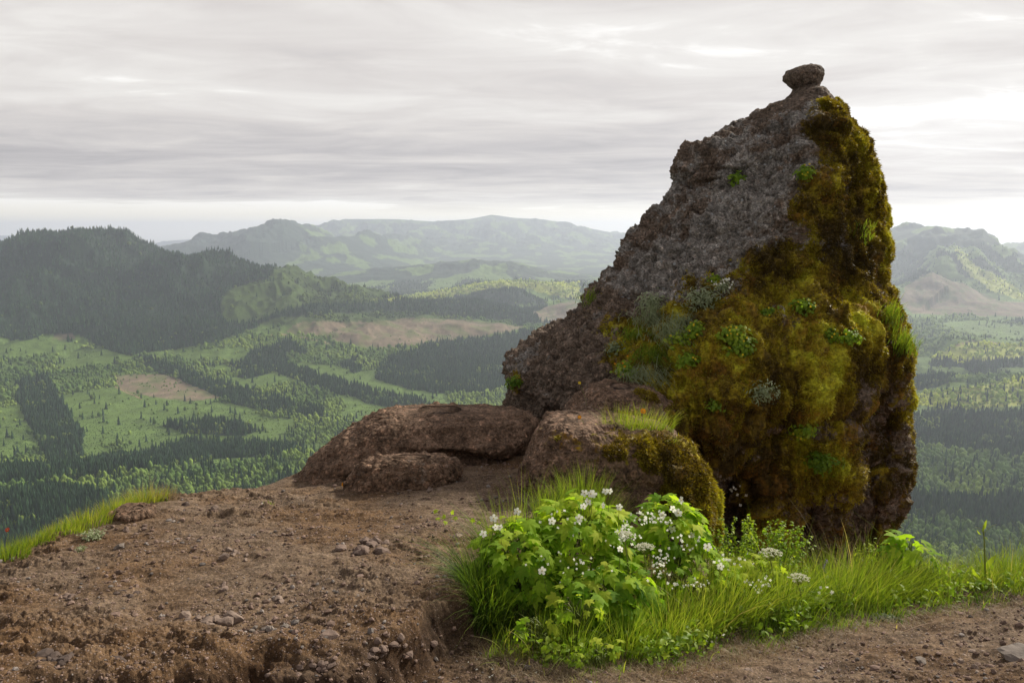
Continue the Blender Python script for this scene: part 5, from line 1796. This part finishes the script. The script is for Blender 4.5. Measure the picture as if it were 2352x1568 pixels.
def shrubs_and_flowers():
    rng = np.random.default_rng(91)
    def gp(px, Y):
        x, y = at(px, Y)
        return np.array([x, y, gz(x, y)])
    small_shrub('fresh green shrub of tiny leaves in front of the pillar foot, left half', W(1700, 1245, 4.75), 0.20, 0.2, 0.17, 1100, 201, gp(1700, 4.75))
    small_shrub('fresh green shrub of tiny leaves in front of the pillar foot, right half', W(1800, 1250, 4.70), 0.17, 0.2, 0.15, 900, 202, gp(1800, 4.70), tint=0.45)
    small_shrub('low ferny green plant under the two right hand umbels', W(1790, 1330, 4.35), 0.20, 0.16, 0.12, 900, 203, gp(1790, 4.35), size=0.018, tint=0.5)
    small_shrub('yellow green shoots on the rim between pillar foot and round leaved plant', W(2000, 1275, 4.75), 0.10, 0.08, 0.10, 120, 204, gp(2000, 4.75), size=0.04, tint=0.75, stems=9, tmpl=NARROW)
    small_shrub('bluish silvery little plant at the trail edge on the right', W(2040, 1432, 4.02), 0.085, 0.07, 0.055, 420, 205, gp(2040, 4.02), size=0.022, mat=M_SILVER, tint=0.25, name='silvery_plant', stems=22, tmpl=NARROW)
    small_shrub('pale silvery cushion plant alone on the left slope', drop_y(218, 1238) + np.array([0, 0, 0.03]), 0.10, 0.08, 0.03, 420, 206, drop_y(218, 1238), size=0.020, mat=M_SILVER, tint=0.8, name='silvery_plant', stems=26, tmpl=NARROW)
    small_shrub('tiny silvery sprig left below the pale cushion plant', drop_y(188, 1265) + np.array([0, 0, 0.02]), 0.04, 0.04, 0.02, 90, 207, drop_y(188, 1265), size=0.016, mat=M_SILVER, tint=0.6, name='silvery_plant', stems=8, tmpl=NARROW)
    # umbels
    for (px, py, Y, rad, lab) in ((1480, 1252, 4.12, 0.050, 'flat creamy flower umbel in the midst of the broad leaves'), (1770, 1264, 4.25, 0.062, 'broad creamy flower umbel, upper of the two on the right'),
                                  (1834, 1322, 4.10, 0.056, 'broad creamy flower umbel, lower of the two on the right'), (1436, 1224, 4.15, 0.036, 'loose creamy umbel among the small white flowers left of the flat one')):
        g = gp(px, Y)
        root = empty('cow_parsnip', g, lab, 'flowering plant', 'creamy umbels among the leaves')
        c = W(px, py, Y)
        ms, mf = MB(), MB()
        hub = c + np.array([0, 0, -0.05])
        tube(ms, arc(g, hub, (0.02, 0, 0), 6), 0.005, 0.004, 0.8, 6)
        v, f = ICO1
        for k in range(22):
            a = k * 2.399
            q = math.sqrt((k + 0.5) / 22)
            e = c + np.array([math.cos(a) * q * rad, math.sin(a) * q * rad * 0.9, -0.35 * rad * q * q + 0.004])
            tube(ms, arc(hub, e, (0, 0, 0), 3), 0.0012, 0.0009, 0.8, 3)
            for j in range(16):
                p = e + np.array([rng.normal(0, 0.0055), rng.normal(0, 0.0055), abs(rng.normal(0, 0.003))])
                mf.add(p + v * rng.uniform(0.0017, 0.0030), t=f)
        mf.build('umbel', M_CREAM, root, org=g)
        ms.build('stem', M_STEM, root, org=g)
    # drifts of small white blossom
    mw, mc = MB(), MB()
    for (px, py, sx_, sy_, n, Y) in ((1516, 1290, 18, 30, 70, 4.05), (1436, 1224, 22, 24, 60, 4.10), (1492, 1190, 40, 20, 70, 4.25), (1748, 1342, 26, 18, 44, 4.05), (1580, 1340, 44, 12, 40, 4.0),
                                     (1300, 1290, 60, 40, 34, 4.0), (1360, 1330, 50, 30, 24, 3.95), (1680, 1290, 50, 24, 34, 4.2), (1575, 1240, 24, 26, 24, 4.25), (1640, 1470, 30, 12, 14, 3.75), (1310, 1190, 60, 24, 20, 4.1),
                                     (1900, 1360, 20, 14, 10, 4.05), (1690, 1135, 24, 30, 14, 8.2)):
        for k in range(int(n * 0.62)):
            p = W(px + rng.normal(0, sx_ * 0.7), py + rng.normal(0, sy_ * 0.55), Y + rng.normal(0, 0.05))
            five_petal(mw, mc, p, np.array([rng.normal(0, 0.6), -1, rng.normal(0.2, 0.5)]), rng.uniform(0.0045, 0.0095) * (Y / 4), rng, 4, 0.7)
    mw.build('small_white_flowers', M_WHITE, kind='stuff', label='drifts of tiny white blossom among the leaves and grass', cat='flowers')
    # fallen petals on the trail
    mw = MB()
    mc = MB()
    for k in range(16):
        p = drop_y(rng.uniform(1050, 1320), rng.uniform(1490, 1560)) + np.array([0, 0, 0.008])
        five_petal(mw, mc, p, np.array([rng.normal(0, 0.2), -0.2, 1]), 0.006, rng, 3, 0.7)
    mw.build('fallen_petals', M_WHITE, kind='stuff', label='white petals fallen on the dark trail', cat='petals')

    def flower(px, py, base, mat, label, size=0.016, petals=8, name='wildflower', Y=None, leaf=True):
        c = W(px, py, base[1] - 0.005) if Y is None else W(px, py, Y)
        root = empty(name, base, label, 'flower')
        org = np.array(base, float)
        mp, mc_, ms_ = MB(), MB(), MB()
        five_petal(mp, mc_, c, np.array([0.1, -1, 0.7]), size, rng, petals, 0.5)
        o = mp.build('flower_head', mat, root, org=org)
        mc_.build('flower_centre', M_CENTRE, o, org=org)
        tube(ms_, arc(org, c, (0.01, 0, 0), 5), 0.0018, 0.0012, 0.6, 4)
        ms_.build('stem', M_STEM, root, org=org)
    flower(790, 1112, drop_y(790, 1124), M_ORANGE, 'orange flower beside the small ledge below the outcrop', 0.022)
    p, _ = surf(HUMP_B, 1475, 1000)
    flower(1477, 944, p + np.array([0, 0.2, 0]), M_ORANGE, 'orange flower standing out of the sunlit tuft', 0.024)
    p, _ = surf(HUMP_B, 1340, 968)
    flower(1331, 958, p, M_ORANGE, 'tiny orange flower on top of the front hump', 0.016)
    p, _ = surf(HUMP_A, 1345, 925)
    flower(1331, 879, p, M_YELLOW, 'yellow flower on a long bent stalk beside the rear hump', 0.016)
    flower(17, 1216, np.append(at(17, 4.9), gz(*at(17, 4.9))), M_RED, 'scarlet flower at the left edge of the picture', 0.015, 6)
    b = np.append(at(1898, 4.55), gz(*at(1898, 4.55)))
    flower(1900, 1325, b, M_WHITE, 'white bell shaped flower low in the windswept grass', 0.012, 5)
    # spike of purple blossom
    root = empty('purple_flower_spike', b, 'slim purple flower spike in front of the pillar foot', 'flower')
    mp, mc, ms = MB(), MB(), MB()
    top = W(1897, 1285, 4.55)
    tube(ms, arc(b, top, (0, 0, 0), 5), 0.002, 0.001, 0.4, 4)
    for k in range(14):
        p = top + np.array([rng.normal(0, 0.008), rng.normal(0, 0.008), -0.007 * k])
        five_petal(mp, mc, p, rng.normal(size=3), 0.008, rng, 3, 0.7)
    mp.build('petals', M_PURPLE, root, org=b)
    ms.build('stem', M_STEM, root, org=b)
    # tall stalk on the right rim
    b = np.append(at(2262, 4.6), gz(*at(2262, 4.6)))
    root = empty('tall_flowering_stalk', b, 'tall green stalk with a nodding tip and tendrils on the right rim', 'plant')
    ms, ml = MB(), MB()
    top = W(2258, 1205, 4.6)
    tube(ms, arc(b, top, (0.005, 0, 0), 8), 0.006, 0.003, 0.75, 6)
    for (ex, ey) in ((2290, 1203), (2240, 1210), (2232, 1245), (2243, 1252)):
        tube(ms, arc(W(2259, 1225 if ey < 1230 else 1262, 4.6), W(ex, ey, 4.58), (0, 0, -0.012 if ey > 1240 else 0.012), 6), 0.0018, 0.001, 0.9, 4)
    P = np.array([W(2257, 1222, 4.58), W(2254, 1228, 4.6), W(2260, 1232, 4.59), W(2244, 1250, 4.58), W(2247, 1258, 4.6), W(2262, 1310, 4.6), W(2266, 1330, 4.6), W(2258, 1335, 4.6), W(2262, 1215, 4.6)])
    tp = norm(np.array([[0.1, 0, 1], [-0.5, 0, 0.4], [0.4, 0, -0.3], [-0.3, 0, -1], [0.3, 0, -1], [0.5, 0, 1.0], [0.9, -0.2, 0.5], [-0.8, -0.1, 0.7], [0, 0, 1.0]], float))
    nr = norm(np.cross(tp, np.array([0.2, 1, 0.1])) + np.array([0, -0.8, 0.2]))
    nr = norm(nr - tp * np.sum(nr * tp, 1, keepdims=True))
    place(ml, NARROW, P, np.cross(tp, nr), tp, nr, np.array([.05, .04, .04, .045, .04, .12, .11, .12, 0.06]), 0.7)
    ml.build('foliage', M_SMALLLEAF, root, org=b)
    ms.build('stem', M_STEM, root, org=b)
    # twig on the trail
    a, b2 = drop_y(2075, 1455) + np.array([0, 0, 0.006]), drop_y(2170, 1430) + np.array([0, 0, 0.006])
    mt = MB()
    tube(mt, arc(a, b2, (0, 0, 0.012), 8), 0.003, 0.0015, 0.5, 5)
    tube(mt, arc((a + b2) / 2 + np.array([0, 0, 0.01]), drop_y(2150, 1450) + np.array([0, 0, 0.01]), (0, 0, 0.004), 4), 0.002, 0.001, 0.5, 4)
    mt.build('twig', M_TWIG, org=a, label='thin bare twig lying at the edge of the right hand trail', cat='twig')


shrubs_and_flowers()


# ------------------------------------------------------------------ plants rooted on the pillar
def pillar_plants():
    rng = np.random.default_rng(121)

    def clump(px, py, n, rad, size, mat, tint, label, tmpl=OVAL, name='ledge_plant', flowers=0, fm=None):
        p, nr = surf(PILLAR, px, py)
        root = empty(name, p, label, 'plant')
        d = norm(rng.normal(size=(n, 3)) + nr * 0.8 + np.array([0, -0.3, 0.3]))
        P = p + d * rad * rng.uniform(0.25, 1.0, (n, 1)) * np.array([1.25, 0.8, 0.8])
        nn = norm(d + np.array([0, -0.2, 0.5]) + rng.normal(0, 0.4, (n, 3)))
        tp = rng.normal(size=(n, 3)) + d
        tp = norm(tp - nn * np.sum(tp * nn, 1, keepdims=True))
        ml, ms = MB(), MB()
        place(ml, tmpl, P, np.cross(tp, nn), tp, nn, size * rng.uniform(0.6, 1.3, n), tint + rng.normal(0, 0.15, n))
        for k in range(0, n, 8):
            tube(ms, arc(p, P[k], (0, 0, 0.01), 3), 0.004, 0.002, 0.5, 3)
        ml.build('foliage', mat, root, org=p)
        ms.build('stem', M_STEM, root, org=p)
        if flowers:
            mf, mc = MB(), MB()
            for k in range(flowers):
                five_petal(mf, mc, p + norm(rng.normal(size=3) + nr + np.array([0, -0.5, 0.5])) * rad * rng.uniform(0.8, 1.2), np.array([rng.normal(0, 0.4), -1, 0.4]), 0.011, rng, 5, 0.7)
            mf.build('blossoms', fm or M_YELLOW, root, org=p)
    G = [
        (1850, 395, 160, 0.11, 0.05, M_SMALLLEAF, 0.35, 'green plant with yellow specks high on the pillar, right of its middle', OVAL, 6, None),
        (1695, 405, 110, 0.10, 0.05, M_SMALLLEAF, 0.22, 'small dark green plant high on the bare grey rock face', OVAL, 0, None),
        (1610, 685, 420, 0.24, 0.045, M_SILVER, 0.45, 'wide silvery green plant on the upper ledge of the pillar', NARROW, 0, None),
        (1660, 660, 160, 0.13, 0.04, M_SILVER, 0.7, 'silvery plant topped with white flowers on the upper ledge', NARROW, 16, M_WHITE),
        (1500, 690, 260, 0.17, 0.05, M_SILVER, 0.55, 'pale green cushion at the left end of the upper ledge', NARROW, 0, None),
        (1685, 768, 240, 0.16, 0.05, M_SMALLLEAF, 0.42, 'bright green plant with yellow flowers at the centre of the ledge', OVAL, 10, None),
        (1700, 800, 200, 0.15, 0.05, M_SMALLLEAF, 0.30, 'deep green plant just under the bright one at the ledge centre', OVAL, 4, None),
        (1600, 760, 150, 0.13, 0.05, M_SMALLLEAF, 0.35, 'green plant with yellow flowers left of the ledge centre', OVAL, 8, None),
        (1845, 705, 170, 0.13, 0.05, M_SMALLLEAF, 0.28, 'green plant against the bright round moss cushion', OVAL, 5, None),
        (1765, 720, 110, 0.11, 0.045, M_SMALLLEAF, 0.25, 'green plant between ledge centre and round moss cushion', OVAL, 3, None),
        (1960, 775, 150, 0.12, 0.045, M_SMALLLEAF, 0.30, 'green plant with yellow flowers on the right part of the ledge', OVAL, 5, None),
        (1905, 770, 90, 0.10, 0.045, M_SMALLLEAF, 0.28, 'little green plant right below the round moss cushion', OVAL, 3, None),
        (1580, 825, 150, 0.13, 0.05, M_SMALLLEAF, 0.28, 'green plant on the lower left of the mossy ledge', OVAL, 2, None),
        (1640, 640, 80, 0.09, 0.045, M_SMALLLEAF, 0.35, 'small green sprig above the wide silvery plant', OVAL, 0, None),
        (1750, 895, 220, 0.17, 0.045, M_SILVER, 0.35, 'grey green wispy plant above the hanging moss bulge', NARROW, 0, None),
        (1850, 985, 160, 0.13, 0.05, M_SMALLLEAF, 0.45, 'fresh green plant with yellow flowers beside the hanging moss bulge', OVAL, 6, None),
        (1885, 1065, 240, 0.19, 0.05, M_SMALLLEAF, 0.15, 'dark ferny plant on the shaded face below the moss bulge', OVAL, 0, None),
        (1440, 850, 200, 0.15, 0.045, M_SMALLLEAF, 0.35, 'mixed green plant at the left end of the mossy ledge', OVAL, 5, M_ORANGE),
        (1410, 800, 130, 0.12, 0.04, M_SILVER, 0.25, 'grey green plant at the far left of the moss', OVAL, 0, None),
        (1180, 880, 150, 0.12, 0.04, M_SMALLLEAF, 0.05, 'dark little fern under the left knob of the pillar', OVAL, 0, None),
        (1640, 930, 90, 0.10, 0.04, M_SMALLLEAF, 0.28, 'small green plant low on the mossy face above the front hump', OVAL, 0, None),
        (1560, 780, 150, 0.14, 0.05, M_SMALLLEAF, 0.5, 'yellow green plant between the pale grasses and the ledge centre', OVAL, 4, None),
    ]
    G = [(q[0], q[1], q[2], q[3], q[4], q[5], min(1, q[6] + 0.15), *q[7:]) for q in G]
    for (px, py, n, rad, size, mat, tint, lab, tm, fl, fm) in G:
        clump(px, py, n, rad, size, mat, tint, lab, tm, flowers=fl, fm=fm)
    # pale hair-like grasses drooping from the ledge
    H = [(1495, 735, 340, 0.30, 0.26, 'pale hair like grass drooping at the upper left of the ledge', 0.7), (1535, 775, 300, 0.28, 0.24, 'silky pale grass tussock in the middle of the left ledge', 0.8),
         (1500, 815, 300, 0.26, 0.24, 'greenish silky grass tussock below the pale ones', 0.45), (1475, 868, 260, 0.28, 0.22, 'pale grass combed sideways at the bottom of the left ledge', 0.75),
         (1560, 740, 220, 0.2, 0.2, 'short pale tussock right of the hair like grass', 0.65), (1450, 770, 220, 0.2, 0.2, 'short pale tussock left of the hair like grass', 0.5)]
    for (px, py, n, rad, L, lab, tint) in H:
        p, nr = surf(PILLAR, px, py)
        b = p + rng.normal(0, 1, (n, 3)) * np.array([rad * 0.45, 0.05, rad * 0.2]) + np.array([0, -0.02, 0])
        lean = np.stack([rng.normal(0.55, 0.35, n), rng.normal(-0.5, 0.25, n), 0 * np.zeros(n)], 1)
        mb = MB()
        blades(mb, b, L * rng.uniform(0.6, 1.2, n), lean, 0.008, rng, 5, tint * 0.8 + rng.normal(0, 0.12, n), 0.2, 1.3)
        mb.build('hanging_grass', M_SILVER if tint > 0.6 else M_GRASS, org=p, smooth=False, label=lab, cat='grass tuft')
    for (px, py, n, L, lab) in ((2045, 735, 200, 0.22, 'bright green grass sprouting on the right edge of the ledge'), (2072, 800, 260, 0.22, 'fringe of green grass overhanging the right edge of the pillar'),
                                (1985, 545, 80, 0.14, 'tiny grass sprig on the upper right edge of the pillar'), (1350, 690, 120, 0.14, 'pale green sprigs in the notch of the left pillar edge')):
        p, nr = surf(PILLAR, px, py)
        b = p + rng.normal(0, 0.06, (n, 3))
        lean = np.stack([rng.normal(0.3, 0.3, n), rng.normal(-0.2, 0.3, n), np.zeros(n)], 1)
        mb = MB()
        blades(mb, b, L * rng.uniform(0.4, 1.2, n), lean, 0.008, rng, 4, 0.4 + rng.normal(0, 0.12, n), 0.25, 0.4)
        mb.build('ledge_grass', M_GRASS, org=p, smooth=False, label=lab, cat='grass tuft')


pillar_plants()
